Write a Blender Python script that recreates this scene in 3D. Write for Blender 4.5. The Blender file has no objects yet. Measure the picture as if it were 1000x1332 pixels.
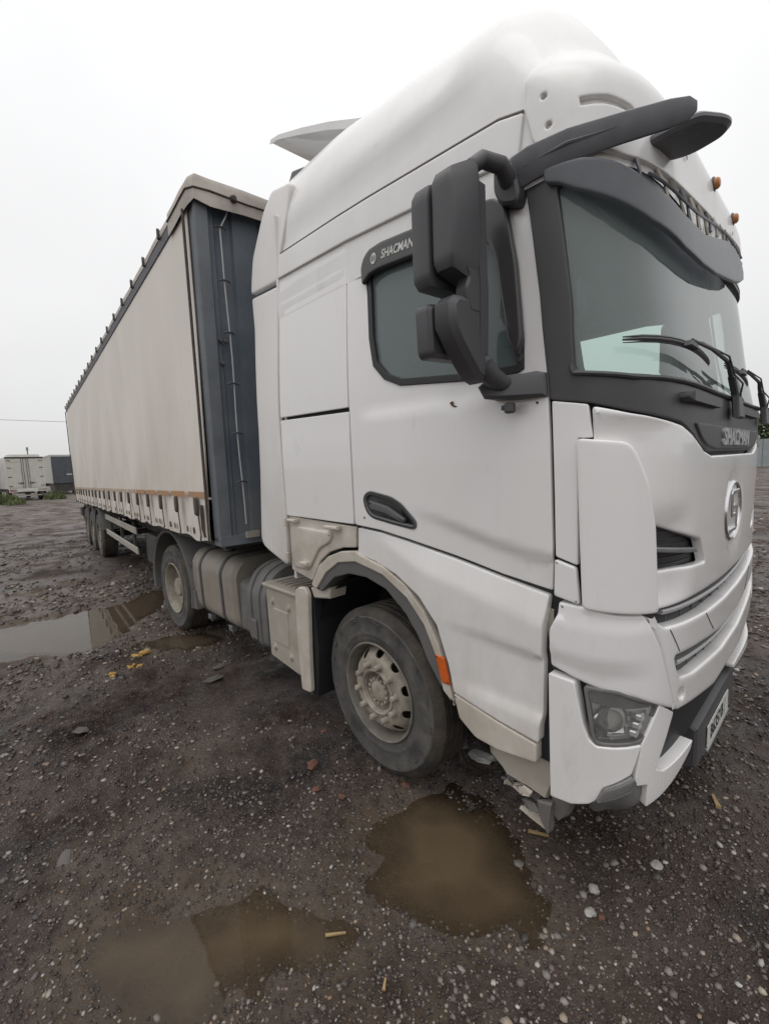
import bpy, bmesh, math, random
import numpy as np
from mathutils import Vector, Matrix
from mathutils.geometry import delaunay_2d_cdt
random.seed(7); np.random.seed(7)
sc=bpy.context.scene; COL=sc.collection
# ---------------------------------------------------------------- camera
cam=bpy.data.cameras.new('camera'); camo=bpy.data.objects.new('camera',cam); COL.objects.link(camo); sc.camera=camo
cam.sensor_fit='HORIZONTAL'; cam.sensor_width=36.; cam.lens=36.*.57045; cam.clip_start=.05; cam.clip_end=2000
CAM=(1.92633,-2.86222,1.90215)
_r=(0.68394634,0.72850415,-0.03871835); _d=(0.05186369,-0.10149292,-0.99348344); _f=(-0.72768645,0.67748128,-0.10719863)
camo.matrix_world=Matrix(((_r[0],-_d[0],-_f[0],CAM[0]),(_r[1],-_d[1],-_f[1],CAM[1]),(_r[2],-_d[2],-_f[2],CAM[2]),(0,0,0,1)))
# ---------------------------------------------------------------- overcast sky
w=bpy.data.worlds.new('World'); sc.world=w; w.use_nodes=True
nt=w.node_tree; nt.nodes.clear()
def N(t,tree=None,**k):
    n=(tree or nt).nodes.new(t)
    for a,b in k.items(): setattr(n,a,b)
    return n
out=N('ShaderNodeOutputWorld'); bg=N('ShaderNodeBackground'); tc=N('ShaderNodeTexCoord'); sep=N('ShaderNodeSeparateXYZ')
ramp=N('ShaderNodeValToRGB'); nz=N('ShaderNodeTexNoise'); mix=N('ShaderNodeMix',data_type='RGBA',blend_type='MULTIPLY'); skyt=N('ShaderNodeTexSky')
skyt.sky_type='NISHITA'; skyt.sun_disc=False; skyt.sun_elevation=math.radians(74); skyt.sun_rotation=math.radians(200)
nt.links.new(tc.outputs['Generated'],sep.inputs[0]); nt.links.new(sep.outputs['Z'],ramp.inputs['Fac'])
e=ramp.color_ramp.elements; e[0].position=0.; e[0].color=(.64,.635,.63,1); e[1].position=1.; e[1].color=(1.75,1.75,1.76,1)
k=ramp.color_ramp.elements.new(.10); k.color=(.76,.757,.755,1)
k=ramp.color_ramp.elements.new(.30); k.color=(.89,.888,.89,1)
k=ramp.color_ramp.elements.new(.62); k.color=(1.0,1.0,1.005,1)
nz.inputs['Scale'].default_value=2.2; nz.inputs['Detail'].default_value=4; nt.links.new(tc.outputs['Generated'],nz.inputs['Vector'])
nr=N('ShaderNodeMapRange'); nr.inputs[1].default_value=.3; nr.inputs[2].default_value=.7; nr.inputs[3].default_value=.95; nr.inputs[4].default_value=1.04
nt.links.new(nz.outputs['Fac'],nr.inputs[0])
mix.inputs['Factor'].default_value=1; nt.links.new(ramp.outputs['Color'],mix.inputs[6]); nt.links.new(nr.outputs[0],mix.inputs[7])
m2=N('ShaderNodeMix',data_type='RGBA'); m2.inputs['Factor'].default_value=.004   # a trace of the clear sky above the cloud
nt.links.new(mix.outputs[2],m2.inputs[6]); nt.links.new(skyt.outputs[0],m2.inputs[7])
nt.links.new(m2.outputs[2],bg.inputs['Color']); bg.inputs['Strength'].default_value=1.; nt.links.new(bg.outputs[0],out.inputs['Surface'])
sun=bpy.data.lights.new('sun','SUN'); sun.energy=.5; sun.angle=math.radians(40); sun.color=(1,.97,.93)
suno=bpy.data.objects.new('sun',sun); COL.objects.link(suno)
suno.rotation_euler=(math.radians(14),math.radians(8),0); suno.location=(0,-10,20)
vs=sc.view_settings; vs.view_transform='Standard'; vs.look='None'; vs.exposure=0.; vs.gamma=1.; vs.use_curve_mapping=False
# ---------------------------------------------------------------- materials
def mat(name,col,rough=.5,metal=0.,var=.0,vscale=6.,col2=None,bump=0.,bscale=40.,dust=0.,dustcol=(.36,.31,.25),dz=(1.7,.5),spec=.5,coat=0.,stretch=None,smudge=0.):
    m=bpy.data.materials.new(name); m.use_nodes=True; t=m.node_tree; b=t.nodes['Principled BSDF']; L=t.links.new
    b.inputs['Roughness'].default_value=rough; b.inputs['Metallic'].default_value=metal; b.inputs['Specular IOR Level'].default_value=spec; b.inputs['Coat Weight'].default_value=coat
    co=N('ShaderNodeTexCoord',t); src=co.outputs['Object']
    if stretch:
        mp=N('ShaderNodeMapping',t); mp.inputs['Scale'].default_value=stretch; L(src,mp.inputs[0]); src=mp.outputs[0]
    cur=None
    if var or col2:
        n=N('ShaderNodeTexNoise',t); n.inputs['Scale'].default_value=vscale; n.inputs['Detail'].default_value=6; n.inputs['Roughness'].default_value=.62; L(src,n.inputs['Vector'])
        r=N('ShaderNodeMapRange',t); r.inputs[1].default_value=.36; r.inputs[2].default_value=.66; L(n.outputs['Fac'],r.inputs[0])
        c2=col2 or tuple(c*(1-var) for c in col)
        mx=N('ShaderNodeMix',t,data_type='RGBA'); mx.inputs[6].default_value=(*col,1); mx.inputs[7].default_value=(*c2,1); L(r.outputs[0],mx.inputs['Factor']); cur=mx.outputs[2]
    if dust:
        # road dust: settles low on the body, broken up by noise
        geo=N('ShaderNodeNewGeometry',t); sp=N('ShaderNodeSeparateXYZ',t); L(geo.outputs['Position'],sp.inputs[0])
        r=N('ShaderNodeMapRange',t,interpolation_type='SMOOTHSTEP'); r.inputs[1].default_value=dz[0]; r.inputs[2].default_value=dz[1]; r.inputs[3].default_value=.12; r.inputs[4].default_value=1.; L(sp.outputs['Z'],r.inputs[0])
        n=N('ShaderNodeTexNoise',t); n.inputs['Scale'].default_value=3.1; n.inputs['Detail'].default_value=8; n.inputs['Roughness'].default_value=.68
        mp=N('ShaderNodeMapping',t); mp.inputs['Scale'].default_value=(1.3,1.3,.55); L(geo.outputs['Position'],mp.inputs[0]); L(mp.outputs[0],n.inputs['Vector'])
        r2=N('ShaderNodeMapRange',t); r2.inputs[1].default_value=.25; r2.inputs[2].default_value=.75; L(n.outputs['Fac'],r2.inputs[0])
        mu=N('ShaderNodeMath',t,operation='MULTIPLY'); L(r.outputs[0],mu.inputs[0]); L(r2.outputs[0],mu.inputs[1])
        m3=N('ShaderNodeMath',t,operation='MULTIPLY',use_clamp=True); m3.inputs[1].default_value=dust; L(mu.outputs[0],m3.inputs[0])
        mx=N('ShaderNodeMix',t,data_type='RGBA'); L(m3.outputs[0],mx.inputs['Factor'])
        if cur: L(cur,mx.inputs[6])
        else: mx.inputs[6].default_value=(*col,1)
        mx.inputs[7].default_value=(*dustcol,1); cur=mx.outputs[2]
        rr=N('ShaderNodeMapRange',t); rr.inputs[3].default_value=rough; rr.inputs[4].default_value=max(rough,.75); L(m3.outputs[0],rr.inputs[0]); L(rr.outputs[0],b.inputs['Roughness'])
    if smudge:
        # sparse rubbed-in grime and vertical run marks
        geo=N('ShaderNodeNewGeometry',t); mp=N('ShaderNodeMapping',t); mp.inputs['Scale'].default_value=(7.,7.,2.6); L(geo.outputs['Position'],mp.inputs[0])
        n=N('ShaderNodeTexNoise',t); n.inputs['Scale'].default_value=1.; n.inputs['Detail'].default_value=10; n.inputs['Roughness'].default_value=.72; L(mp.outputs[0],n.inputs['Vector'])
        r=N('ShaderNodeMapRange',t); r.inputs[1].default_value=.60; r.inputs[2].default_value=.74; r.inputs[4].default_value=smudge; L(n.outputs['Fac'],r.inputs[0])
        mx=N('ShaderNodeMix',t,data_type='RGBA'); L(r.outputs[0],mx.inputs['Factor'])
        if cur: L(cur,mx.inputs[6])
        else: mx.inputs[6].default_value=(*col,1)
        mx.inputs[7].default_value=(.20,.175,.15,1); cur=mx.outputs[2]
        m4=N('ShaderNodeMapping',t); m4.inputs['Scale'].default_value=(26.,26.,1.6); L(geo.outputs['Position'],m4.inputs[0])
        n=N('ShaderNodeTexNoise',t); n.inputs['Scale'].default_value=1.; n.inputs['Detail'].default_value=6; L(m4.outputs[0],n.inputs['Vector'])
        r=N('ShaderNodeMapRange',t); r.inputs[1].default_value=.58; r.inputs[2].default_value=.82; r.inputs[4].default_value=smudge*.25; L(n.outputs['Fac'],r.inputs[0])
        mx=N('ShaderNodeMix',t,data_type='RGBA'); L(r.outputs[0],mx.inputs['Factor']); L(cur,mx.inputs[6]); mx.inputs[7].default_value=(.30,.265,.225,1); cur=mx.outputs[2]
    if cur: L(cur,b.inputs['Base Color'])
    else: b.inputs['Base Color'].default_value=(*col,1)
    if bump:
        n=N('ShaderNodeTexNoise',t); n.inputs['Scale'].default_value=bscale; n.inputs['Detail'].default_value=5; L(src,n.inputs['Vector'])
        bp=N('ShaderNodeBump',t); bp.inputs['Strength'].default_value=bump; bp.inputs['Distance'].default_value=.01; L(n.outputs['Fac'],bp.inputs['Height']); L(bp.outputs[0],b.inputs['Normal'])
    return m
def glassmat(name,tint,dust_sheen=.06,dust_sheen_col=(.45,.47,.46),ior=1.5):
    m=bpy.data.materials.new(name); m.use_nodes=True; t=m.node_tree; t.nodes.clear(); L=t.links.new
    o=N('ShaderNodeOutputMaterial',t); tr=N('ShaderNodeBsdfTransparent',t); gl=N('ShaderNodeBsdfGlossy',t); df=N('ShaderNodeBsdfDiffuse',t); fr=N('ShaderNodeFresnel',t)
    tr.inputs[0].default_value=(*tint,1); gl.inputs['Roughness'].default_value=.015; df.inputs[0].default_value=(*dust_sheen_col,1); fr.inputs[0].default_value=ior
    a=N('ShaderNodeMixShader',t); b=N('ShaderNodeMixShader',t); a.inputs[0].default_value=dust_sheen  # diffuse share: sky reflection and dust painted into the glass
    L(tr.outputs[0],a.inputs[1]); L(df.outputs[0],a.inputs[2]); L(fr.outputs[0],b.inputs[0]); L(a.outputs[0],b.inputs[1]); L(gl.outputs[0],b.inputs[2]); L(b.outputs[0],o.inputs[0])
    return m
M={}
M['paint']=mat('white_paint',(.80,.785,.775),.22,dust=.75,dustcol=(.44,.385,.325),dz=(1.75,.5),coat=.6,smudge=.20)
M['paint_roof']=mat('roof_paint',(.76,.75,.735),.32,var=.06,vscale=5,coat=.3,dust=.25,dz=(3.9,2.),smudge=.24)
M['paint_clean']=mat('clean_white_paint',(.81,.795,.785),.20,dust=.30,dustcol=(.40,.35,.29),dz=(1.2,.4),coat=.6,smudge=.16)
M['paint_dusty']=mat('dusty_white_paint',(.63,.585,.525),.55,col2=(.47,.42,.355),vscale=5,dust=.6,dz=(1.9,.5))
M['ext']=mat('side_fairing_paint',(.77,.75,.735),.34,dust=.8,dustcol=(.44,.39,.33),dz=(2.6,.9),smudge=.3)
M['black']=mat('black_plastic',(.060,.059,.064),.5,dust=.22,dustcol=(.18,.16,.14),dz=(2.6,.5),bump=.08,bscale=300)
M['surround']=mat('black_surround',(.045,.044,.048),.42,dust=.25,dustcol=(.15,.14,.13),dz=(3.2,1.8))
M['grey']=mat('grey_plastic',(.10,.10,.10),.6,dust=.5,dustcol=(.25,.22,.19),dz=(1.6,.3),bump=.06,bscale=200)
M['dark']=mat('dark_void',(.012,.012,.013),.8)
M['seal']=mat('rubber_seal',(.018,.018,.02),.55)
M['visor']=mat('visor_plastic',(.05,.053,.06),.35,var=.3,vscale=9)
M['rubber']=mat('tyre_rubber',(.044,.042,.041),.72,col2=(.112,.104,.094),vscale=6.,bump=.35,bscale=30)
M['tread']=mat('tyre_tread',(.03,.028,.027),.8,col2=(.075,.06,.045),vscale=9,bump=.4,bscale=60)
M['rim']=mat('dusty_rim',(.36,.32,.262),.7,col2=(.21,.185,.152),vscale=11,bump=.2,bscale=60)
M['rimbarrel']=mat('shaded_rim_barrel',(.20,.178,.15),.75,col2=(.12,.108,.092),vscale=8)  # darker copy of the rim, barrel shadow put into its colour
M['rimdark']=mat('rim_well',(.10,.088,.075),.8,col2=(.05,.045,.04),vscale=9)
M['chrome']=mat('chrome',(.72,.72,.73),.18,metal=1.)
M['steel']=mat('grey_steel',(.30,.30,.31),.45,metal=.6,var=.3)
M['tank']=mat('dusty_tank',(.33,.30,.255),.6,metal=.25,col2=(.25,.225,.19),vscale=4,dust=.5,dz=(1.2,.3))
M['tankgrey']=mat('grey_tank',(.17,.165,.16),.65,col2=(.12,.118,.115),vscale=5)
M['boxbeige']=mat('dusty_box',(.40,.365,.31),.65,col2=(.32,.29,.24),vscale=5,bump=.05,bscale=80)
M['orange']=mat('orange_reflector',(.62,.12,.02),.3,var=.2,vscale=30)
M['tape']=mat('orange_tape',(.44,.20,.07),.55,col2=(.36,.24,.14),vscale=8)
M['tapepale']=mat('faded_tape',(.48,.36,.25),.6,col2=(.42,.33,.25),vscale=8)
M['amber']=mat('amber_lens',(.45,.16,.04),.3)
M['curtain']=mat('curtain_tarp',(.73,.675,.62),.55,col2=(.67,.615,.56),vscale=1.4,stretch=(1.,1.,.18),dust=.5,dustcol=(.40,.34,.26),dz=(2.8,1.2),bump=.05,bscale=4,smudge=.26)
M['capcloth']=mat('cap_tarp',(.52,.47,.42),.7,col2=(.36,.32,.285),vscale=4)
M['wall']=mat('blue_grey_wall',(.10,.125,.155),.5,col2=(.15,.172,.195),vscale=2.5,dust=.25,dz=(2.2,1.2))
M['post']=mat('grey_post',(.15,.165,.18),.5,col2=(.11,.12,.135),vscale=4)
M['frame']=mat('dark_frame',(.035,.033,.032),.7,col2=(.07,.062,.055),vscale=6)
M['alu']=mat('dusty_aluminium',(.42,.39,.34),.6,metal=.2,col2=(.34,.31,.27),vscale=4)
M['cable']=mat('grey_cable',(.5,.5,.5),.5)
M['strap']=mat('strap_webbing',(.05,.045,.04),.8,col2=(.10,.08,.06),vscale=20)
M['interior']=mat('cab_interior',(.11,.12,.12),.8)
M['seat']=mat('seat_fabric',(.05,.055,.055),.9)
M['curt_in']=mat('grey_trim',(.40,.42,.41),.85)
def visormat():
    m=mat('visor_plastic',(.16,.165,.18),.26,var=.2,vscale=9); t=m.node_tree; b=t.nodes['Principled BSDF']; o=[n for n in t.nodes if n.type=='OUTPUT_MATERIAL'][0]
    tl=N('ShaderNodeBsdfTranslucent',t); tl.inputs[0].default_value=(.34,.36,.40,1); mx=N('ShaderNodeMixShader',t); mx.inputs[0].default_value=.38
    t.links.new(b.outputs[0],mx.inputs[1]); t.links.new(tl.outputs[0],mx.inputs[2]); t.links.new(mx.outputs[0],o.inputs[0]); return m
M['visor']=visormat()
M['blade']=mat('blade_plastic',(.15,.153,.165),.4,var=.2,vscale=12)
M['groove']=mat('groove_shade',(.16,.15,.14),.7)  # dark colour stands in for the shade in the roof groove
M['glass']=glassmat('window_glass',(.72,.84,.80),.46,(.27,.335,.33),1.5)
M['wglass']=glassmat('windscreen_glass',(.80,.91,.87),.31,(.43,.51,.495),1.55)
M['glassfar']=glassmat('far_window_glass',(.80,.93,.88),.10,(.27,.335,.33))
M['lens']=glassmat('lamp_lens',(.95,.95,.94),.16,(.55,.54,.52),1.4)
M['letters']=mat('silver_letters',(.55,.55,.55),.3,metal=.5)
M['white']=mat('plate_white',(.62,.62,.58),.5,var=.2,vscale=30)
M['ink']=mat('plate_ink',(.02,.02,.02),.6)
M['bowl']=mat('lamp_bowl',(.78,.77,.75),.3,metal=.1)
M['grille']=mat('grille_black',(.022,.023,.024),.5)
# ---------------------------------------------------------------- object helpers
def tag(o,label=None,cat=None,group=None,kind=None):
    if label: o['label']=label
    if cat: o['category']=cat
    if group: o['group']=group
    if kind: o['kind']=kind
    return o
def empty(name,parent=None,loc=(0,0,0),rz=0):
    o=bpy.data.objects.new(name,None); COL.objects.link(o); o.parent=parent; o.location=loc; o.rotation_euler=(0,0,rz); o.empty_display_size=.1; return o
def link(name,me,parent=None,m=None):
    if m is not None and not me.materials: me.materials.append(M[m] if isinstance(m,str) else m)
    o=bpy.data.objects.new(name,me); COL.objects.link(o); o.parent=parent; return o
def mesh(name,v,f,m,parent=None,sharp=38,smooth=True):
    me=bpy.data.meshes.new(name); me.from_pydata([tuple(p) for p in v],[],[tuple(x) for x in f]); me.validate()
    if smooth:
        me.polygons.foreach_set('use_smooth',[True]*len(me.polygons))
        me.set_sharp_from_angle(angle=math.radians(sharp))
    me.update(); return link(name,me,parent,m)
def rot(p,a,axis):
    c,s=math.cos(a),math.sin(a); x,y,z=p
    return (x,y*c-z*s,y*s+z*c) if axis=='X' else (x*c+z*s,y,-x*s+z*c) if axis=='Y' else (x*c-y*s,x*s+y*c,z)
class MB:
    def __init__(s): s.v=[]; s.f=[]
    def add(s,v,f):
        o=len(s.v); s.v+=[tuple(p) for p in v]; s.f+=[tuple(i+o for i in q) for q in f]; return s
    def prism(s,poly,ext,axis='Y',a=0.,b=.1,bev=0.):
        """extrude a 2D polygon; axis Y: poly is (x,z); Z: (x,y); X: (y,z)"""
        def P(u,v,w): return (u,w,v) if axis=='Y' else (u,v,w) if axis=='Z' else (w,u,v)
        n=len(poly); area=sum(poly[i][0]*poly[(i+1)%n][1]-poly[(i+1)%n][0]*poly[i][1] for i in range(n))
        if area<0: poly=poly[::-1]
        if bev: ins=offset_poly(poly,-bev)
        lev=[(poly,a),(poly,b)] if not bev else [(ins,a),(poly,a+bev*(1 if b>a else -1)),(poly,b-bev*(1 if b>a else -1)),(ins,b)]
        v=[]; f=[]
        for pl,w_ in lev: v+=[P(x,y,w_) for x,y in pl]
        flip=(axis=='Y')!=(b<a)
        for k in range(len(lev)-1):
            for i in range(n):
                j=(i+1)%n; q=(k*n+i,k*n+j,(k+1)*n+j,(k+1)*n+i); f.append(q[::-1] if flip else q)
        c0=tuple(range(n)); c1=tuple(range((len(lev)-1)*n,len(lev)*n))
        f.append(c0 if flip else c0[::-1]); f.append(c1[::-1] if flip else c1)
        return s.add(v,f)
    def box(s,x0,x1,y0,y1,z0,z1,bev=0.):
        x0,x1=min(x0,x1),max(x0,x1)
        return s.prism([(x0,z0),(x1,z0),(x1,z1),(x0,z1)],0,'Y',min(y0,y1),max(y0,y1),bev)
    def tube(s,pts,r,n=8,caps=True):
        pts=[Vector(p) for p in pts]; R=r if isinstance(r,(list,tuple)) else [r]*len(pts); v=[]; f=[]
        up=Vector((0,0,1)); prev=None
        for i,p in enumerate(pts):
            t=(pts[min(i+1,len(pts)-1)]-pts[max(i-1,0)]).normalized()
            if prev is None:
                a=t.cross(up if abs(t.z)<.9 else Vector((1,0,0))).normalized()
            else: a=(prev-t*prev.dot(t)).normalized()
            prev=a; b=t.cross(a)
            for k in range(n):
                an=2*math.pi*k/n; v.append(p+(a*math.cos(an)+b*math.sin(an))*R[i])
        for i in range(len(pts)-1):
            for k in range(n):
                j=(k+1)%n; f.append((i*n+k,i*n+j,(i+1)*n+j,(i+1)*n+k))
        if caps: f.append(tuple(range(n))[::-1]); f.append(tuple(range((len(pts)-1)*n,len(pts)*n)))
        return s.add(v,f)
    def lathe(s,prof,n=48,axis='Y',c=(0,0,0),closed=False):
        """prof: (radius, offset along axis)"""
        v=[];f=[];m=len(prof)
        for k in range(n):
            a=2*math.pi*k/n
            for r,h in prof:
                x,z=r*math.cos(a),r*math.sin(a)
                v.append((c[0]+x,c[1]+h,c[2]+z) if axis=='Y' else (c[0]+x,c[1]+z,c[2]+h) if axis=='Z' else (c[0]+h,c[1]+x,c[2]+z))
        for k in range(n):
            j=(k+1)%n
            for i in range(m-1 if not closed else m):
                q=(k*m+i,k*m+(i+1)%m,j*m+(i+1)%m,j*m+i); f.append(q)
        return s.add(v,f)
    def cyl(s,c,r,h,axis='Y',n=16,bev=.0):
        b=min(bev,r*.4)
        pr=[(1e-4,0),(r-b,0),(r,b),(r,h-b),(r-b,h),(1e-4,h)] if b else [(1e-4,0),(r,0),(r,h),(1e-4,h)]
        return s.lathe(pr,n,axis,c)
    def xf(s,fn): s.v=[tuple(fn(p)) for p in s.v]; return s
    def flip(s): s.f=[q[::-1] for q in s.f]; return s
    def build(s,name,m,parent=None,sharp=38,smooth=True,fixn=True):
        o=mesh(name,s.v,s.f,m,parent,sharp,smooth)
        if fixn:
            bm=bmesh.new(); bm.from_mesh(o.data); bmesh.ops.recalc_face_normals(bm,faces=bm.faces); bm.to_mesh(o.data); bm.free()
            if smooth: o.data.set_sharp_from_angle(angle=math.radians(sharp))
        return o
def offset_poly(p,d):
    """positive d grows a counter-clockwise polygon"""
    n=len(p); out=[]
    for i in range(n):
        a,b,c=p[i-1],p[i],p[(i+1)%n]
        u=(b[0]-a[0],b[1]-a[1]); v=(c[0]-b[0],c[1]-b[1]); lu=math.hypot(*u) or 1e-9; lv=math.hypot(*v) or 1e-9
        n1=(u[1]/lu,-u[0]/lu); n2=(v[1]/lv,-v[0]/lv); m=(n1[0]+n2[0],n1[1]+n2[1]); q=1+n1[0]*n2[0]+n1[1]*n2[1]
        q=max(q,.5); out.append((b[0]+m[0]*d/q,b[1]+m[1]*d/q))
    return out
def area2(p): return sum(p[i-1][0]*p[i][1]-p[i][0]*p[i-1][1] for i in range(len(p)))
def ccw(p): return list(p) if area2(p)>0 else list(p)[::-1]
def round_poly(p,r,k=3):
    """round every corner of a polygon with radius-like cut r"""
    n=len(p); out=[]
    for i in range(n):
        a,b,c=p[i-1],p[i],p[(i+1)%n]; la=math.dist(a,b); lc=math.dist(b,c)
        ca=min(r,la*.45)/la if la else 0; cc=min(r,lc*.45)/lc if lc else 0
        s=(b[0]+(a[0]-b[0])*ca,b[1]+(a[1]-b[1])*ca); e_=(b[0]+(c[0]-b[0])*cc,b[1]+(c[1]-b[1])*cc)
        for j in range(k+1):
            t=j/k; out.append(((1-t)**2*s[0]+2*t*(1-t)*b[0]+t*t*e_[0],(1-t)**2*s[1]+2*t*(1-t)*b[1]+t*t*e_[1]))
    return out
def resample(p,h):
    out=[]; n=len(p)
    for i in range(n):
        a,b=p[i],p[(i+1)%n]; l=math.dist(a,b)
        if l<1e-5: continue
        k=max(1,int(math.ceil(l/h)))
        for j in range(k): out.append((a[0]+(b[0]-a[0])*j/k,a[1]+(b[1]-a[1])*j/k))
    return out
def pip(x,y,p):
    c=False; n=len(p); j=n-1
    for i in range(n):
        xi,yi=p[i]; xj,yj=p[j]
        if (yi>y)!=(yj>y) and x<(xj-xi)*(y-yi)/(yj-yi)+xi: c=not c
        j=i
    return c
def sstep(a,b,x):
    t=max(0.,min(1.,(x-a)/(b-a))); return t*t*(3-2*t)
def patch_geo(poly,fn,res=.06,edge=.006,thick=.02,rc=.012,holes=(),off=0.,disp=None,hrc=.02):
    """a panel: polygon in a surface's own (u,v), filled with a fine grid, rounded over its edge, with a return of depth thick"""
    def prep(p,r):
        p=ccw(p)
        if r: p=round_poly(p,r)
        return resample(p,min(res,.05))
    o0=prep(poly,rc); oi=offset_poly(o0,-edge*2.2)
    hs=[(lambda q:(q,offset_poly(q,edge*2.2)))(prep(h,hrc)) for h in holes]
    pts=[Vector(p) for p in oi]; ed=[(i,(i+1)%len(oi)) for i in range(len(oi))]
    for h0,h1 in hs:
        b=len(pts); pts+=[Vector(p) for p in h1]; ed+=[(b+i,b+(i+1)%len(h1)) for i in range(len(h1))]
    nb=len(pts); bnd=np.array([tuple(p) for p in pts])
    xs=[p[0] for p in oi]; ys=[p[1] for p in oi]
    for i in range(int((max(xs)-min(xs))/res)+1):
        for j in range(int((max(ys)-min(ys))/res)+1):
            x=min(xs)+(i+.5)*res; y=min(ys)+(j+.5)*res
            if pip(x,y,oi) and not any(pip(x,y,h1) for _,h1 in hs) and np.min((bnd[:,0]-x)**2+(bnd[:,1]-y)**2)>(res*.5)**2: pts.append(Vector((x,y)))
    r=delaunay_2d_cdt(pts,ed,[],0,1e-6)
    V2=[tuple(p) for p in r[0]]; F=[]
    for t in r[2]:
        cx=sum(V2[i][0] for i in t)/len(t); cy=sum(V2[i][1] for i in t)/len(t)
        if pip(cx,cy,oi) and not any(pip(cx,cy,h1) for _,h1 in hs):
            F.append(tuple(t) if area2([V2[i] for i in t])>0 else tuple(t)[::-1])
    D=(lambda u,v:off+disp(u,v)) if disp else (lambda u,v:off)
    V=[fn(x,y,D(x,y)) for x,y in V2]
    idx={(round(p[0],5),round(p[1],5)):i for i,p in enumerate(V2)}
    def ring(inner,outer,rev):
        n=len(inner); a=[]
        for p in inner:
            k=(round(p[0],5),round(p[1],5))
            if k in idx: a.append(idx[k])
            else: a.append(len(V)); V.append(fn(p[0],p[1],D(*p)))
        rows=[a]
        for dd,lerp in ((0.,.5),(-edge*.12,.76),(-edge*.42,.93),(-edge,1.),(-thick,1.)):
            row=[]
            for p,q in zip(inner,outer):
                x,y=p[0]+(q[0]-p[0])*lerp,p[1]+(q[1]-p[1])*lerp; row.append(len(V)); V.append(fn(x,y,D(x,y)+dd))
            rows.append(row)
        for A,B in zip(rows,rows[1:]):
            for i in range(n):
                j=(i+1)%n; q=(A[i],B[i],B[j],A[j]); F.append(q if not rev else q[::-1])
    ring(oi,o0,False)
    for h0,h1 in hs: ring(h1,h0,True)
    return V,F
# ---------------------------------------------------------------- cab body surface: side line, rounded corner, front
def _pchip(xs, ys):
    n=len(xs); h=[xs[i+1]-xs[i] for i in range(n-1)]; d=[(ys[i+1]-ys[i])/h[i] for i in range(n-1)]
    m=[d[0]]+[0]*(n-2)+[d[-1]]
    for i in range(1,n-1):
        if d[i-1]*d[i]>0:
            w1=2*h[i]+h[i-1]; w2=h[i]+2*h[i-1]; m[i]=(w1+w2)/(w1/d[i-1]+w2/d[i])
    def f(x):
        if x<=xs[0]: return ys[0]
        if x>=xs[-1]: return ys[-1]
        i=0
        while x>xs[i+1]: i+=1
        t=(x-xs[i])/h[i]; a=t*t*t; b=t*t
        return (2*a-3*b+1)*ys[i]+(a-2*b+t)*h[i]*m[i]+(-2*a+3*b)*ys[i+1]+(a-b)*h[i]*m[i+1]
    return f
HW=_pchip([.3,2.2,3.1,3.3,3.55,3.75,3.87,3.96,4.04,4.08],[1.24,1.24,1.2,1.185,1.145,1.075,1.0,.90,.70,.35])
XF=_pchip([.3,.6,1.2,2.1,2.4,2.8,3.05,3.22,3.34,3.5,3.65,3.8,3.92,4.02,4.08],[1.46,1.5,1.5,1.5,1.45,1.395,1.36,1.355,1.30,1.215,1.135,1.045,.925,.74,.46])
AA=_pchip([.3,3.1,3.5,3.9,4.02],[.26,.26,.4,.55,.6])
NN=_pchip([.3,3.1,3.5,3.9],[7.,7.,5.,4.])
_tab={}
def _table(z):
    k=round(z,4)
    if k in _tab: return _tab[k]
    hw,xf,a,n=HW(z),XF(z),AA(z),NN(z); xs=xf-a; N=120
    pts=[]
    for i in range(N+1):
        th=math.pi/2*(i/N)
        pts.append((xs+a*math.sin(th), -hw*max(0.,math.cos(th))**(2/n)))
    # refine the last stretch so the flat front is well sampled
    L=[0.]
    for i in range(N): L.append(L[-1]+math.hypot(pts[i+1][0]-pts[i][0],pts[i+1][1]-pts[i][1]))
    _tab[k]=(xs,hw,pts,L); return _tab[k]
def scen(z):
    t=_table(z); return t[0]+t[3][-1]
def surf0(s,z):
    """point on the cab skin: s = x along the side, then arc length round the corner to the front"""
    xs,hw,pts,L=_table(z)
    if s<=xs: return (s,-hw,z)
    q=s-xs; flip=1
    if q>L[-1]:
        q=2*L[-1]-q; flip=-1
        if q<0: return (xs+q,hw,z)
    lo,hi=0,len(L)-1
    while hi-lo>1:
        m=(lo+hi)//2
        if L[m]<=q: lo=m
        else: hi=m
    t=(q-L[lo])/max(1e-9,L[hi]-L[lo])
    return (pts[lo][0]+t*(pts[hi][0]-pts[lo][0]), flip*(pts[lo][1]+t*(pts[hi][1]-pts[lo][1])), z)
def snorm(s,z):
    e=.006
    a=surf0(s-e,z); b=surf0(s+e,z); c=surf0(s,z-e); d=surf0(s,z+e)
    u=(b[0]-a[0],b[1]-a[1],b[2]-a[2]); v=(d[0]-c[0],d[1]-c[1],d[2]-c[2])
    n=(u[1]*v[2]-u[2]*v[1],u[2]*v[0]-u[0]*v[2],u[0]*v[1]-u[1]*v[0]); l=math.sqrt(sum(x*x for x in n)) or 1
    return (n[0]/l,n[1]/l,n[2]/l)
def surf(s,z,d=0.):
    p=surf0(s,z)
    if not d: return p
    n=snorm(s,z); return (p[0]+n[0]*d,p[1]+n[1]*d,p[2]+n[2]*d)
def sfront(y,z):
    """s of a point on the front at lateral position y"""
    xs,hw,pts,L=_table(z); ay=-abs(y)
    for i in range(len(pts)-1):
        if pts[i][1]<=ay<=pts[i+1][1]:
            t=(ay-pts[i][1])/max(1e-9,pts[i+1][1]-pts[i][1]); s=xs+L[i]+t*(L[i+1]-L[i]); break
    else: s=xs+L[-1]
    return s if y<=0 else 2*(xs+L[-1])-s
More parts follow.
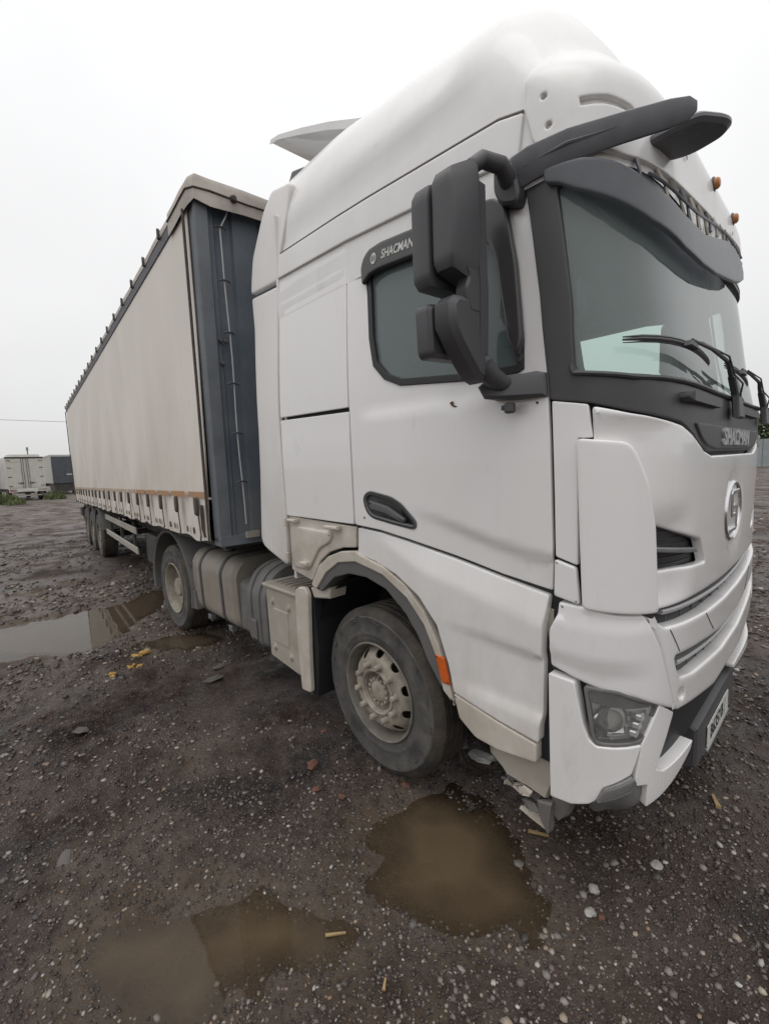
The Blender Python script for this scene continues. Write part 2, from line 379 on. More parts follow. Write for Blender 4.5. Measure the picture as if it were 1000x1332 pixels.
# panel outlines on the cab skin: (s, z) in metres
TR={
 'ext_up': [(-1.236,3.540), (-1.237,3.203), (-0.849,3.181), (-0.820,3.348)],
 'ext_low': [(-1.238,3.183), (-1.196,2.936), (-1.185,2.197), (-1.212,1.848), (-1.262,1.361), (-1.229,1.306), (-1.154,1.275), (-0.886,1.193), (-0.861,1.571), (-0.869,1.845), (-0.887,2.280), (-0.851,3.159)],
 'sl_up': [(-0.829,3.166), (-0.087,3.130), (-0.088,2.236), (-0.855,2.255)],
 'sl_low': [(-0.856,2.241), (-0.083,2.217), (-0.083,1.555), (-0.844,1.566)],
 'hatch': [(-0.835,1.563), (-0.085,1.541), (-0.094,1.414), (-0.223,1.400), (-0.369,1.354), (-0.481,1.279), (-0.584,1.128), (-0.841,1.170)],
 'door': [(-0.089,3.138), (0.437,3.091), (0.748,3.067), (0.988,3.043), (1.024,2.862), (1.078,2.518), (1.119,2.129), (1.127,1.984), (1.139,1.548), (1.135,1.483), (1.132,1.374), (0.900,1.407), (0.652,1.457), (0.352,1.510), (0.140,1.540), (-0.066,1.553), (-0.078,1.562), (-0.081,2.193), (-0.084,2.233)],
 'win': [(0.082,2.815), (0.058,2.963), (0.109,3.014), (0.213,3.020), (0.417,2.995), (0.789,2.949), (0.875,2.936), (0.917,2.879), (0.945,2.788), (0.972,2.668), (1.000,2.474), (1.012,2.370), (1.014,2.259), (0.987,2.246), (0.773,2.251), (0.324,2.299), (0.210,2.348), (0.125,2.433), (0.095,2.579)],
 'step': [(-0.065,1.541), (0.140,1.527), (0.351,1.497), (0.651,1.445), (0.900,1.396), (1.123,1.358), (1.113,1.294), (1.089,1.231), (1.079,1.101), (1.104,1.069), (1.099,0.838), (1.072,0.776), (1.072,0.716), (0.892,0.736), (0.640,0.779), (0.608,0.911), (0.541,1.095), (0.421,1.219), (0.256,1.303), (0.071,1.354), (-0.076,1.376)],
 'skirt': [(0.640,0.775), (0.892,0.730), (1.072,0.709), (1.072,0.625), (0.891,0.596), (0.766,0.601), (0.672,0.661)],
 'arch': [(-0.587,1.101), (-0.484,1.250), (-0.371,1.327), (-0.237,1.375), (-0.091,1.395), (-0.047,1.376), (0.144,1.336), (0.313,1.261), (0.449,1.142), (0.542,0.984), (0.600,0.809), (0.635,0.701), (0.563,0.758), (0.516,0.931), (0.446,1.069), (0.328,1.189), (0.141,1.287), (-0.096,1.329), (-0.269,1.300), (-0.409,1.212), (-0.529,1.081)],
 'liner': [(-0.529,1.081), (-0.409,1.212), (-0.269,1.300), (-0.096,1.329), (0.141,1.287), (0.328,1.189), (0.446,1.069), (0.516,0.931), (0.563,0.758), (0.546,0.758), (0.456,0.880), (0.391,0.995), (0.306,1.096), (0.156,1.204), (-0.011,1.245), (-0.174,1.241), (-0.330,1.192), (-0.478,1.073)],
 'orange': [(0.519,0.936), (0.580,0.934), (0.612,0.801), (0.560,0.798)],
 'handle': [(0.005,1.698), (0.016,1.738), (0.067,1.763), (0.244,1.733), (0.325,1.696), (0.425,1.603), (0.407,1.561), (0.236,1.580), (0.077,1.603), (0.031,1.636)],
 'post_up': [(1.132,2.117), (1.266,2.089), (1.284,1.970), (1.230,1.972), (1.234,1.497), (1.149,1.522), (1.144,1.758), (1.137,1.983)],
 'post_low': [(1.147,1.511), (1.229,1.489), (1.244,1.347), (1.145,1.365)],
 'defl': [(1.232,1.971), (1.391,1.948), (1.420,1.910), (1.465,1.804), (1.500,1.647), (1.525,1.323), (1.434,1.327), (1.257,1.340)],
 'front_l': [(1.277,2.084), (1.398,2.051), (1.532,2.029), (1.678,2.010), (1.792,1.984), (1.952,1.924), (2.101,1.898)],
 'front_b': [(1.525,1.318), (1.874,1.313), (2.458,1.287), (3.153,1.248)],
 'vent': [(1.487,1.646), (1.773,1.576), (1.924,1.538), (2.007,1.432), (1.674,1.463), (1.512,1.476)],
 'badge': [(1.803,2.028), (2.883,2.075), (1.996,1.933), (2.659,1.941), (1.728,2.018)],
 'glass_b': [(1.210,2.211), (1.415,2.163), (2.122,2.165)],
 'glass_l': [(1.126,2.849), (1.202,2.436), (1.212,2.213)],
 'glass_top': [(1.134,2.892), (1.272,2.805), (1.509,2.733), (1.914,2.754), (2.742,2.849)],
 'pil_out': [(0.991,3.045), (1.022,2.863), (1.078,2.518), (1.125,2.125)],
 'bump_up': [(1.162,1.344), (1.246,1.342), (1.370,1.323), (1.476,1.316), (1.551,1.186), (1.667,0.900), (1.440,1.003), (1.216,1.050), (1.127,1.071), (1.128,1.226), (1.157,1.290)],
 'bump_low': [(1.124,1.041), (1.227,1.036), (1.263,0.873), (1.283,0.823), (1.307,0.803), (1.472,0.811), (1.433,0.699), (1.333,0.641), (1.309,0.581), (1.285,0.557), (1.220,0.522), (1.133,0.508)],
 'headl': [(1.266,1.028), (1.375,1.026), (1.486,0.979), (1.562,0.950), (1.517,0.850), (1.475,0.818), (1.307,0.809), (1.294,0.841)],
 'fog': [(1.309,0.585), (1.333,0.642), (1.433,0.696), (1.441,0.669), (1.421,0.643), (1.369,0.615)],
 'gr1': [(1.508,1.328), (1.772,1.328), (2.394,1.287), (2.833,1.196), (2.337,1.168), (1.873,1.231), (1.644,1.247), (1.569,1.257)],
 'gr2': [(1.667,1.115), (2.010,1.044), (2.634,0.989), (3.248,0.998), (3.202,0.919), (2.653,0.905), (2.021,0.968), (1.707,1.012)],
 'open': [(1.668,0.885), (1.923,0.845), (2.502,0.762), (3.185,0.755), (3.236,0.590), (2.881,0.583)],
 'arm': [(1.562,0.950), (1.668,0.885), (1.548,0.691), (1.599,0.665), (1.921,0.654), (1.898,0.625), (1.501,0.546), (1.506,0.640), (1.442,0.648), (1.475,0.815)],
 'sq': [(1.737,0.963), (1.826,0.940), (1.840,0.902), (1.744,0.923)],
 'brow': [(1.003,3.308), (1.015,3.306), (1.057,3.301), (1.057,3.071), (1.083,3.211), (1.105,3.084), (1.206,3.138), (1.207,3.124), (1.299,3.130), (1.393,3.119)],
 'groove2': [(-0.825,3.350), (-0.168,3.322), (0.100,3.306), (0.481,3.275), (0.746,3.254), (0.891,3.242), (1.018,3.209)],
 'groove1': [(-0.830,3.180), (-0.092,3.144), (0.437,3.095), (0.748,3.070), (0.991,3.046)],
 'mirrbase': [(1.113,2.224), (1.122,2.128), (1.004,2.920), (0.986,3.051), (0.887,3.076)],
 'holes': [(0.318,3.034), (0.655,2.161), (0.987,2.129)],
}
# ---------------------------------------------------------------- tractor unit
tractor=empty('tractor_unit'); tag(tractor,'white high-roof tractor unit with a broken sun visor and front bumper','truck')
def mir(fn): return lambda u,v,d=0.:(lambda p:(p[0],-p[1],p[2]))(fn(u,v,d))
def qmap(q,z,d=0.): return surf(scen(z)+q,z,d)
def Q(pts): return [(s-scen(z),z) for s,z in pts]
def symq(pts): 
    h=Q(pts); return h+[(-q,z) for q,z in h[::-1]]
def panel(name,poly,m,parent=tractor,fn=surf,both=False,label=None,gap=0.,**k):
    if gap: poly=offset_poly(ccw(poly),-gap)
    V,F=patch_geo(poly,fn,**k); o=mesh(name,V,F,m,parent,sharp=50)
    if label: o['label']=label
    if both:
        mesh(name,[(x,-y,z) for x,y,z in V],[f[::-1] for f in F],m,parent,sharp=50)
    return o
# --- dark skin added behind the panels to block light in their gaps (half, then mirrored), open at the windows and the wheel arch
def shell():
    zs=[.62+.08*i for i in range(31)]
    edge=[(scen(z)+.0,z) for z in zs if z<=3.05]
    poly=[(-.86,1.6),(-.10,1.5),(.1,1.42),(.45,1.25),(.62,1.0),(.68,.62)]+[(scen(.62),.62)]+edge[1:]+[(scen(3.05),3.05)]+[(-.86,3.10)]
    wn=[(s,z) for s,z in TR['win']]; g=[(1.20,2.24),(1.13,2.86)]+[(1.3,2.92)]
    V,F=patch_geo(poly,surf,res=.10,edge=.002,thick=.004,rc=0,holes=[wn,[(1.24,2.20),(1.14,2.88),(1.20,2.94),(scen(2.94)-.02,2.94),(scen(2.2)-.02,2.18)]],off=-.04,hrc=.03)
    mesh('gap_blackout',V,F,'seal',tractor); mesh('gap_blackout',[(x,-y,z) for x,y,z in V],[f[::-1] for f in F],'seal',tractor)
shell()
b=MB(); b.box(-.86,-.83,-1.2,1.2,1.1,3.6); b.build('rear_wall','ext',tractor)
# --- side panels
panel('side_fairing',[(-1.262,1.361),(-1.229,1.306),(-1.154,1.275),(-.886,1.193),(-.861,1.571),(-.869,1.845),(-.88,2.28),(-.855,3.155),(-1.238,3.18),(-1.20,2.936),(-1.19,2.197),(-1.212,1.848)],'ext',both=True,thick=.035,rc=.03,edge=.014,res=.08,label='dusty white side fairing behind the cab')
def fair(s,z,d=0.):   # the fairing's upper piece leans in more slowly than the roof does
    y=-(1.2-.10*max(0,z-3.2)**1.5+d); return (s,y,z)
panel('side_fairing',[(-1.237,3.205),(-1.20,3.45),(-1.05,3.72),(-.93,3.82),(-.68,3.76),(-.72,3.55),(-.80,3.348),(-.849,3.181)],'ext',both=True,fn=fair,thick=.035,rc=.03,edge=.014,label='upper piece of the side fairing')
panel('sleeper_panel',TR['sl_up'],'paint',gap=.003,edge=.004,rc=.006,both=True,label='upper white side panel behind the door')
panel('storage_door',TR['sl_low'],'paint',gap=.003,edge=.004,rc=.006,both=True,label='white storage locker door behind the cab door',disp=lambda s,z:.004*sstep(2.2,2.0,z))
hat=panel('lower_hatch',TR['hatch'],'paint_dusty',both=True,off=-.012,label='dusty beige hatch above the wheel arch',disp=lambda s,z:0.)
inn=[(-.80,1.50),(-.30,1.49),(-.34,1.42),(-.46,1.37),(-.60,1.20),(-.79,1.20)]
V,F=patch_geo(inn,surf,res=.06,edge=.012,thick=.02,rc=.04,off=.004); mesh('hatch_pressing',V,F,'paint_dusty',hat)
for (s0,s1,z0,z1) in ((-.66,-.58,1.235,1.26),(-.35,-.22,1.515,1.535),(-.80,-.70,1.530,1.548)):
    p0=surf(s0,z0,0); bb=MB(); bb.box(s0,s1,-1.275,-1.235,z0,z1,.005); bb.build('latch','paint_dusty',hat)
for z0 in (1.27,1.52):
    bb=MB(); bb.tube([(-.835,-1.262,z0-.03),(-.835,-1.262,z0+.03)],.013,10); bb.build('hinge','paint_dusty',hat)
def door_disp(s,z):
    zl=1.655-.15*sstep(.3,1.15,s)
    d=-.020*sstep(zl+.016,zl-.018,z)*sstep(.25,.8,s)
    d-=.014*sstep(2.155,2.205,z)*sstep(-.05,.15,s)
    d-=.004*sstep(3.02,3.06,z)
    d-=.006*math.exp(-((s-.66)/.05)**2-((z-2.165)/.03)**2)   # small dent under the window
    return d
door=panel('door',TR['door'],'paint',holes=[offset_poly(ccw(TR['win']),-.003),offset_poly(ccw(TR['handle']),-.004)],disp=door_disp,res=.030,edge=.004,gap=.003,rc=.008,label='white cab door with a recessed black handle')
panel('door',TR['door'],'paint',fn=mir(surf),holes=[TR['win']],disp=door_disp,res=.08)
# mirrored copy was wound for the near side: turn its faces
_o=[c for c in tractor.children if c.name.startswith('door')][-1]; _o.data.flip_normals()
# window frame, glass, wind deflector
W=ccw(TR['win']); Wi=offset_poly(W,-.034)
for fn,fl in ((surf,0),(mir(surf),1)):
    V,F=patch_geo(W,fn,res=.03,edge=.0025,thick=.03,rc=.0,holes=[Wi],off=-.006,hrc=.0)
    o=mesh('window_frame',V,F,'seal',tractor); 
    if fl: o.data.flip_normals()
    V,F=patch_geo(offset_poly(W,-.025),fn,res=.07,edge=.002,thick=.006,rc=.03,off=-.026)
    o=mesh('side_window',V,F,'glassfar' if fl else 'glass',tractor)
    if fl: o.data.flip_normals()
wd=[(.068,2.86),(.055,2.95),(.075,3.0),(.12,3.03),(.21,3.035),(.42,3.012),(.79,2.965),(.88,2.95),(.935,2.90),(.96,2.80),(.99,2.66),(1.01,2.48),(1.02,2.37),(1.0,2.30),(.955,2.38),(.925,2.55),(.895,2.70),(.855,2.79),(.79,2.835),(.42,2.885),(.20,2.905),(.12,2.90)]
defl=panel('window_deflector',wd,'surround',off=.022,thick=.022,edge=.010,rc=.02,res=.05,label='black wind deflector with white lettering over the side window')
defl.data.materials[0]=mat('deflector_plastic',(.055,.052,.055),.25,var=.2)
# exposed inner pillar trim seen through the front of the window
panel('window_divider',[(.90,2.86),(.945,2.80),(1.0,2.42),(1.01,2.29),(.985,2.28),(.93,2.45),(.885,2.75)],'black',off=-.004,thick=.02,rc=.015)
def text(name,body,size,m,parent,fn,extr=.0035,sx=1.,shear=0.,bold=.0):
    cu=bpy.data.curves.new(name,'FONT'); cu.body=body; cu.size=size; cu.align_x='CENTER'; cu.align_y='CENTER'; cu.extrude=extr; cu.shear=shear; cu.offset=bold; cu.resolution_u=3
    o=bpy.data.objects.new(name,cu); dg=bpy.context.evaluated_depsgraph_get(); COL.objects.link(o); dg.update()
    me=bpy.data.meshes.new_from_object(o.evaluated_get(dg)); COL.objects.unlink(o); bpy.data.objects.remove(o)
    for v in me.vertices: v.co=Vector(fn(v.co.x*sx,v.co.y,v.co.z))
    me.materials.clear(); return link(name,me,parent,m)
text('lettering','SHACMAN',.060,'white',defl,lambda x,y,z:surf(.335+x,2.952+y-.10*x,.0235+max(z,0)),extr=.001,sx=.78,shear=.2,bold=.0012)
bb=MB()
bb.add([surf(.165+r*math.cos(a),2.966+r*1.35*math.sin(a),.0245) for a in [2*math.pi*i/20 for i in range(20)] for r in (.014,.021)],[(2*i,2*i+1,(2*i+3)%40,(2*i+2)%40) for i in range(20)])
bb.add([surf(.160,2.945,.0245),surf(.168,2.945,.0245),surf(.172,2.987,.0245),surf(.164,2.987,.0245)],[(0,1,2,3)])
bb.build('emblem','white',defl,fixn=False)
# handle: recessed tray with a grip bar
H=ccw(TR['handle'])
def tray(s,z,d=0.):
    return surf(s,z,d)
V,F=patch_geo(H,surf,res=.018,edge=.006,thick=.03,rc=.035,off=.003,holes=[offset_poly(H,-.022)],hrc=.03)
hd=mesh('door_handle',V,F,'grey',tractor); hd['label']='dark grey recessed door handle'
V,F=patch_geo(offset_poly(H,-.018),surf,res=.02,edge=.004,thick=.005,rc=.03,off=-.035,disp=lambda s,z:.02*sstep(.16,.05,s)-.01*sstep(.2,.35,s)); mesh('recess',V,F,'black',hd)
V,F=patch_geo([(.05,1.705),(.20,1.678),(.335,1.615),(.32,1.59),(.19,1.635),(.06,1.655)],surf,res=.025,edge=.008,thick=.02,rc=.012,off=.002); mesh('grip',V,F,'grey',hd)
# lower step panel, skirt, arch
def ridge(s): return 1.505-.10*sstep(-.05,.5,s)-.19*max(0.,s-.15)**1.1
STEP=[(1.121,1.358) if k==5 else (1.112,1.29) if k==6 else (1.101,1.232) if k==7 else (1.097,1.10) if k==8 else (1.101,1.068) if k==9 else (1.097,.84) if k==10 else (1.086,.776) if k==11 else (1.084,.716) if k==12 else p for k,p in enumerate(TR['step'])]
def step_disp(s,z):
    r=ridge(s); top=1.55-.165*max(0,s); g=.026*sstep(-.05,.6,s)
    d=g*(1-max(0.,min(1.,(z-r)/max(.02,top-r)))) if z>r else g-.10*g*min(1.,(r-z)/.3)
    k=sstep(.50,.95,s); zc=1.145-.05*s
    d-=k*.016*sstep(zc+.014,zc-.014,z)*sstep(.80,.86,z)
    return d-.012
panel('step_panel',STEP,'paint',both=True,disp=step_disp,res=.024,edge=.005,gap=.002,thick=.05,label='white lower step panel with flowing creases')
panel('lower_skirt',TR['skirt'],'paint_dusty',both=True,off=.012,res=.05,thick=.05,label='dusty lower skirt of the step panel')
panel('arch_trim',TR['arch'],'paint_dusty',both=True,off=-.002,res=.03,edge=.006,thick=.04,rc=.004,label='dusty white wheel arch trim')
panel('arch_liner',TR['liner'],'grey',both=True,off=-.012,res=.03,edge=.006,thick=.16,rc=.004,label='grey plastic wheel arch edge')
panel('side_reflector',TR['orange'],'orange',both=True,off=.004,thick=.012,rc=.008,res=.03,label='orange side reflector on the wheel arch')
# front corner posts and wind deflectors
panel('corner_panel',TR['post_up'],'paint_clean',both=True,off=.0,rc=.008,edge=.004,label='white panel between door and corner deflector')
panel('corner_panel',TR['post_low'],'paint_clean',both=True,off=.006,rc=.01)
panel('corner_deflector',TR['defl'],'paint_clean',both=True,off=.020,rc=.02,edge=.008,thick=.05,res=.035,label='tall white corner wind deflector')
# black windscreen surround: cowl and pillars in one ring
Lh=[(1.7,2.945),(1.15,2.950),(1.06,3.03),(.991,3.03),(1.022,2.863),(1.078,2.518),(1.121,2.125),(1.132,2.121),(1.266,2.094),(1.398,2.058),(1.532,2.036),(1.678,2.017),(1.762,1.990),(1.90,1.935),(2.05,1.905)]
gl=[(1.132,2.895),(1.202,2.45),(1.212,2.213),(1.415,2.178),(2.122,2.165)]
sur=symq(Lh); hole=symq(gl+[])
panel('windscreen_surround',sur,'surround',fn=qmap,off=-.004,holes=[hole],res=.04,rc=.02,hrc=.03,edge=.004,thick=.03,label='black windscreen surround with cowl and pillars')
panel('windscreen',symq([(1.120,2.92),(1.192,2.45),(1.202,2.203),(1.415,2.168),(2.122,2.155)]),'wglass',fn=qmap,off=-.022,res=.08,rc=.03,edge=.002,thick=.006,label='pale green windscreen')
gp=Q([(1.205,2.235),(1.212,2.206),(1.415,2.171),(2.122,2.158)]); gp=gp+[(-q,z) for q,z in gp[::-1]]; gp=[(a[0]+(b[0]-a[0])*t_/6,a[1]+(b[1]-a[1])*t_/6) for a,b in zip(gp,gp[1:]) for t_ in range(6)]+[gp[-1]]
sb=MB(); sb.tube([qmap(q,z,.002) for q,z in gp],.009,6); sb.build('windscreen_gasket','black',tractor)
# front panel with vents
fl=[(1.281,2.080),(1.398,2.047),(1.532,2.025),(1.678,2.006),(1.780,1.974),(1.93,1.91),(2.05,1.888),]
fb=[(2.40,1.291),(1.874,1.313),(1.525,1.325),(1.42,1.33),(1.30,1.34)]
fp=fb[::-1][:0]
left=Q(fb[::-1]); 
front=Q([(1.30,1.34),(1.42,1.332),(1.525,1.325),(1.874,1.313),(2.40,1.293)]); front=front+[(-q,z) for q,z in front[::-1]]
top=Q(fl[::-1]); top=[(-q,z) for q,z in top[::-1]]+top
front_poly=front+top
vent=[(1.495,1.652),(1.773,1.580),(1.93,1.540),(2.01,1.432),(1.674,1.460),(1.520,1.470)]
vq=Q(vent); vqm=[(-q,z) for q,z in vq]
def front_disp(q,z):
    # hollow round the vents and a soft swell in the middle of the panel
    d=.012*sstep(1.0,.3,abs(q))
    d-=.02*sstep(.75,.95,abs(q))*sstep(1.30,1.40,z)*sstep(1.72,1.62,z)
    d+=.014*sstep(2.0,2.05,z)*sstep(.75,1.0,abs(q))
    rr=math.hypot(q,(z-1.60)*1.05)
    d-=.010*sstep(.24,.20,rr)
    return d
fpo=panel('front_panel',front_poly,'paint_clean',fn=qmap,off=.0,holes=[vq,vqm],disp=front_disp,res=.04,edge=.010,thick=.035,rc=.015,hrc=.02,label='white front panel with two black vents')
for sg in (1,-1):
    pl=[(q*sg,z) for q,z in vq]; pb=offset_poly(ccw(pl),.004)
    V,F=patch_geo(pb,qmap,res=.05,edge=.002,thick=.004,rc=.01,off=-.055); vo=mesh('air_vent',V,F,'grille',tractor); vo['label']='black mesh air vent beside the emblem'
    xs=[p[0] for p in pl]
    # slat in white-grey across the middle, fine bars behind
    def zt(q,up): 
        qq=abs(q); a=[(.62,1.49),(1.12,1.565)]; t=(qq-.62)/.5; return 1.487+.077*t
    bar=[(.665*sg,1.488),(.70*sg,1.510),(1.10*sg,1.566),(1.10*sg,1.548),(.70*sg,1.490)]
    V,F=patch_geo(bar,lambda u,v,d=0.:qmap(-u,v,d),res=.05,edge=.004,thick=.03,rc=.004,off=-.006); mesh('vent_bar',V,[f[::-1] for f in F],'steel',vo)
    for k in range(7):
        t=k/6.; z0=1.455+.025*k
        q0,q1=-.66-.0*t,-1.085
        pts=[qmap((q0+(q1-q0)*i/8)*sg,z0+.004*i,-.04) for i in range(9)]
        pts=[p for i,p in enumerate(pts) if pip((q0+(q1-q0)*i/8),z0+.004*i,vq)]
        if len(pts)>1: bb=MB(); bb.tube(pts,.005,5); bb.build('vent_slat','grille',vo)
# badge plate with lettering
bp=Q([(1.803,2.020),(1.90,1.958),(1.996,1.928),(2.15,1.914)]); bp=bp+[(-q,z) for q,z in bp[::-1]]
badge=panel('badge_plate',bp,'black',fn=qmap,off=.004,thick=.03,rc=.03,edge=.006,res=.05,label='dark badge plate with silver SHACMAN lettering')
text('lettering','SHACMAN',.105,'letters',badge,lambda x,y,z:(XF(1.97)+.006+z*2,x*.95,1.968+y),extr=.004,sx=1.42,bold=.003)
text('badge_lettering','X6000',.10,'letters',tractor,lambda x,y,z:qmap(.86+x,1.955+y,.004+z),extr=.003,sx=.8,bold=.002)
# round emblem: ring, disc and the raised sign
em=empty('emblem',tractor,(XF(1.6)-.012,0,1.597))
def ell(r): return lambda p:(p[0],p[1],p[2]*.86)
bb=MB(); bb.lathe([(.178,.0),(.180,.016),(.170,.026),(.158,.020),(.156,.0)],40,'X'); bb.xf(lambda p:(p[0],p[1]*1.17,p[2]*.87)); bb.build('emblem_ring','chrome',em)
bb=MB(); bb.lathe([(1e-4,.004),(.157,.002)],40,'X'); bb.xf(lambda p:(p[0],p[1]*1.17,p[2]*.87)); bb.build('emblem_disc','grille',em)
for poly in ([(-.075,.105),(-.045,.125),(.10,.125),(.10,.098),(-.035,.098),(-.035,-.012),(.03,-.012),(.03,-.035),(-.062,-.035),(-.075,-.02)],[(.075,-.105),(.045,-.125),(-.10,-.125),(-.10,-.098),(.035,-.098),(.035,.012),(-.02,.012),(-.02,.035),(.062,.035),(.075,.02)]):
    bb=MB(); bb.prism([(y*1.17,z*.87) for y,z in poly],0,'X',.004,.026,.004); bb.build('emblem_sign','chrome',em)
# wipers and cowl steps
def wiper(y0,q_end):
    w_=empty('wiper',tractor); x0=XF(2.12)
    bb=MB(); bb.prism([(-.085,-.045),(.06,-.045),(.055,.0),(.0,.10),(-.10,.155),(-.125,.14),(-.07,.06)],0,'X',0,.03,.006); bb.xf(lambda p:(p[0]+x0+.012-p[2]*.10,p[1]+y0,p[2]+2.105)); bb.build('pivot_cover','black',w_)
    e0=(x0+.012,y0-.10,2.235); mid=qmap(y0-.32,2.285,.050); tipa=qmap(q_end+.02,2.300,.045)
    bb=MB(); bb.tube([e0,qmap(y0-.16,2.262,.035),qmap(y0-.24,2.280,.046),mid,qmap((y0-.32+q_end)/2,2.296,.050),tipa],[.011,.010,.009,.008,.007,.006],8); bb.build('wiper_arm','black',w_)
    bb=MB(); bb.tube([(x0+.035,y0-.03,2.16),(x0+.055,y0-.11,2.21),(x0+.03,y0-.16,2.25),Vector(mid)+Vector((.012,0,.012)),Vector(tipa)+Vector((.01,.10,.004))],.004,6); bb.build('washer_hose','black',w_)
    n=11; P=[qmap(q_end-.29+.58*i/(n-1),2.300-.036*i/(n-1)-.03*(2*i/(n-1)-1)**2*.3,.022+.012*(1-(2*i/(n-1)-1)**2)) for i in range(n)]
    bb=MB()
    for dz,r in ((0,.007),(.009,.005),(-.010,.003)): bb.tube([(p[0],p[1],p[2]+dz) for p in P],[r*.5]+[r]*(n-2)+[r*.5],6)
    bb.build('wiper_blade','black',w_)
    bb=MB(); c=P[n//2]; bb.prism([(-.05,-.008),(.06,-.009),(.045,.010),(-.03,.012)],0,'X',c[0]-.004,c[0]+.022,.003); bb.xf(lambda p:(p[0],p[1]+c[1],p[2]+c[2])); bb.build('blade_clip','black',w_)
wiper(-.12,-.92); wiper(.80,.0)
for y0,y1 in ((-.95,-.46),(-.02,.66)):
    bb=MB(); bb.box(XF(2.1)-.06,XF(2.1)+.022,y0,min(y1,.60),2.090,2.125,.014); bb.build('cowl_step','black',tractor)
# --- bumper
panel('bumper_corner',[(s,z) for s,z in TR['bump_up']],'paint_clean',both=True,off=.002,disp=lambda s,z:-.016*sstep(1.135,1.105,z)*sstep(1.55,1.35,s)+.010*sstep(1.30,1.27,z),res=.035,edge=.010,thick=.05,rc=.012,label='white upper bumper corner above the headlight')
panel('headlight_panel',TR['bump_low'],'paint_clean',off=.008,res=.04,edge=.004,thick=.06,rc=.008,both=True,label='white lower bumper corner around the headlight')
HL=ccw(TR['headl'])
def headlight(fn,fl):
    g=[]
    def add(o): 
        if fl: o.data.flip_normals()
        return o
    V,F=patch_geo(offset_poly(HL,.006),fn,res=.05,edge=.004,thick=.05,rc=.02,holes=[offset_poly(HL,-.008)],off=.002,hrc=.02); hl=add(mesh('headlight',V,F,'tankgrey',tractor)); hl['label']='clear headlight with a chrome projector bowl'
    V,F=patch_geo(HL,fn,res=.05,edge=.003,thick=.006,rc=.02,off=-.004); add(mesh('lens',V,F,'lens',hl))
    V,F=patch_geo(offset_poly(HL,-.004),fn,res=.025,edge=.003,thick=.006,rc=.02,off=-.034,disp=lambda s,z:.015*sstep(1.42,1.55,s)+.015*sstep(.955,.97,z)+.004*math.sin(s*160)*sstep(1.40,1.46,s)); add(mesh('reflector_bowl',V,F,'bowl',hl))
    c=Vector(fn(1.362,.893,-.052)); n=Vector(fn(1.375,.895,.0))-c; n.normalize()
    bb=MB(); bb.lathe([(.074,.020),(.068,.030),(.060,.026),(.045,.018),(1e-4,.014)],24,'Z'); q=n.to_track_quat('Z','Y'); bb.xf(lambda p:c+q@Vector(p)); bb.build('projector_ring','chrome',hl)
    bb=MB(); bb.lathe([(.046,.018),(.042,.030),(.028,.042),(1e-4,.046)],20,'Z'); bb.xf(lambda p:c+q@Vector(p)); bb.build('projector_lens','lens',hl)
    V,F=patch_geo([(1.29,.965),(1.53,.94),(1.535,.965),(1.48,.975),(1.375,1.015),(1.28,1.015)],fn,res=.04,edge=.004,thick=.02,rc=.008,off=-.012); add(mesh('lamp_brow',V,F,'steel',hl))
    V,F=patch_geo([(1.31,.82),(1.47,.828),(1.50,.85),(1.33,.842)],fn,res=.04,edge=.004,thick=.02,rc=.004,off=-.02); add(mesh('light_bar',V,F,'letters',hl))
    for k in range(3):
        a=fn(1.455+.012*k,.86+.03*k,-.02); bb=MB(); bb.box(a[0]-.02,a[0]+.02,a[1]-.03,a[1]+.03,a[2]-.012,a[2]+.012,.004); bb.build('led_block','letters',hl)
headlight(surf,0); headlight(mir(surf),1)
V,F=patch_geo(TR['fog'],surf,res=.03,edge=.004,thick=.02,rc=.01,off=.03); o=mesh('corner_lamp',V,F,'lens',tractor); o['label']='narrow lamp strip under the headlight'
V,F=patch_geo(TR['fog'],surf,res=.03,edge=.004,thick=.02,rc=.01,off=.018); mesh('lamp_backing',V,F,'steel',o)
V,F=patch_geo(TR['fog'],mir(surf),res=.03,edge=.004,thick=.02,rc=.01,off=.03); o=mesh('corner_lamp',V,F,'lens',tractor); o.data.flip_normals()
# main bumper between the corners: slot grille 1 above it, slot 2 in it
bl=Q([(1.484,1.312)])+[(-1.018,1.251),(-.832,1.229),(-.503,1.195),(-.15,1.178)]; top1=bl+[(-q,z) for q,z in bl[::-1]]
bo=Q([(1.558,1.186),(1.675,.905),(1.70,.878),(1.923,.840),(2.25,.785)]); bot1=bo+[(-q,z) for q,z in bo[::-1]]
sh=[(-.943,1.116),(-.48,1.062),(-.15,1.03)]; slot=sh+[(-q,z) for q,z in sh[::-1]]
sh=[(-.893,1.013),(-.725,.977),(-.20,.922)]; slotb=[(-q,z) for q,z in sh]+sh[::-1]
sq=Q([(1.742,.955),(1.81,.942),(1.82,.905),(1.75,.92)]); sq=[(-.895,.962),(-.835,.950),(-.825,.905),(-.885,.918)]
panel('bumper',top1+bot1[::-1],'paint_clean',fn=qmap,off=.006,holes=[slot+slotb,sq],disp=lambda q,z:.012*sstep(.9,.2,abs(q)),res=.04,edge=.012,thick=.06,rc=.02,hrc=.025,label='white middle bumper with a slot grille')
def bd(q): return -.016+.012*sstep(.9,.2,abs(q))
panel('bumper_grille',[(-1.1,1.33),(-.5,1.345),(.5,1.345),(1.1,1.33),(1.06,1.22),(.6,1.16),(-.6,1.16),(-1.06,1.22)],'grille',fn=qmap,off=-.05,thick=.01,res=.07,label='black slot grille under the front panel')
panel('bumper_grille',[(-.97,1.12),(0,1.02),(.97,1.12),(.95,.99),(.2,.90),(-.2,.90),(-.95,.99)],'grille',fn=qmap,off=-.04,thick=.01,res=.07)
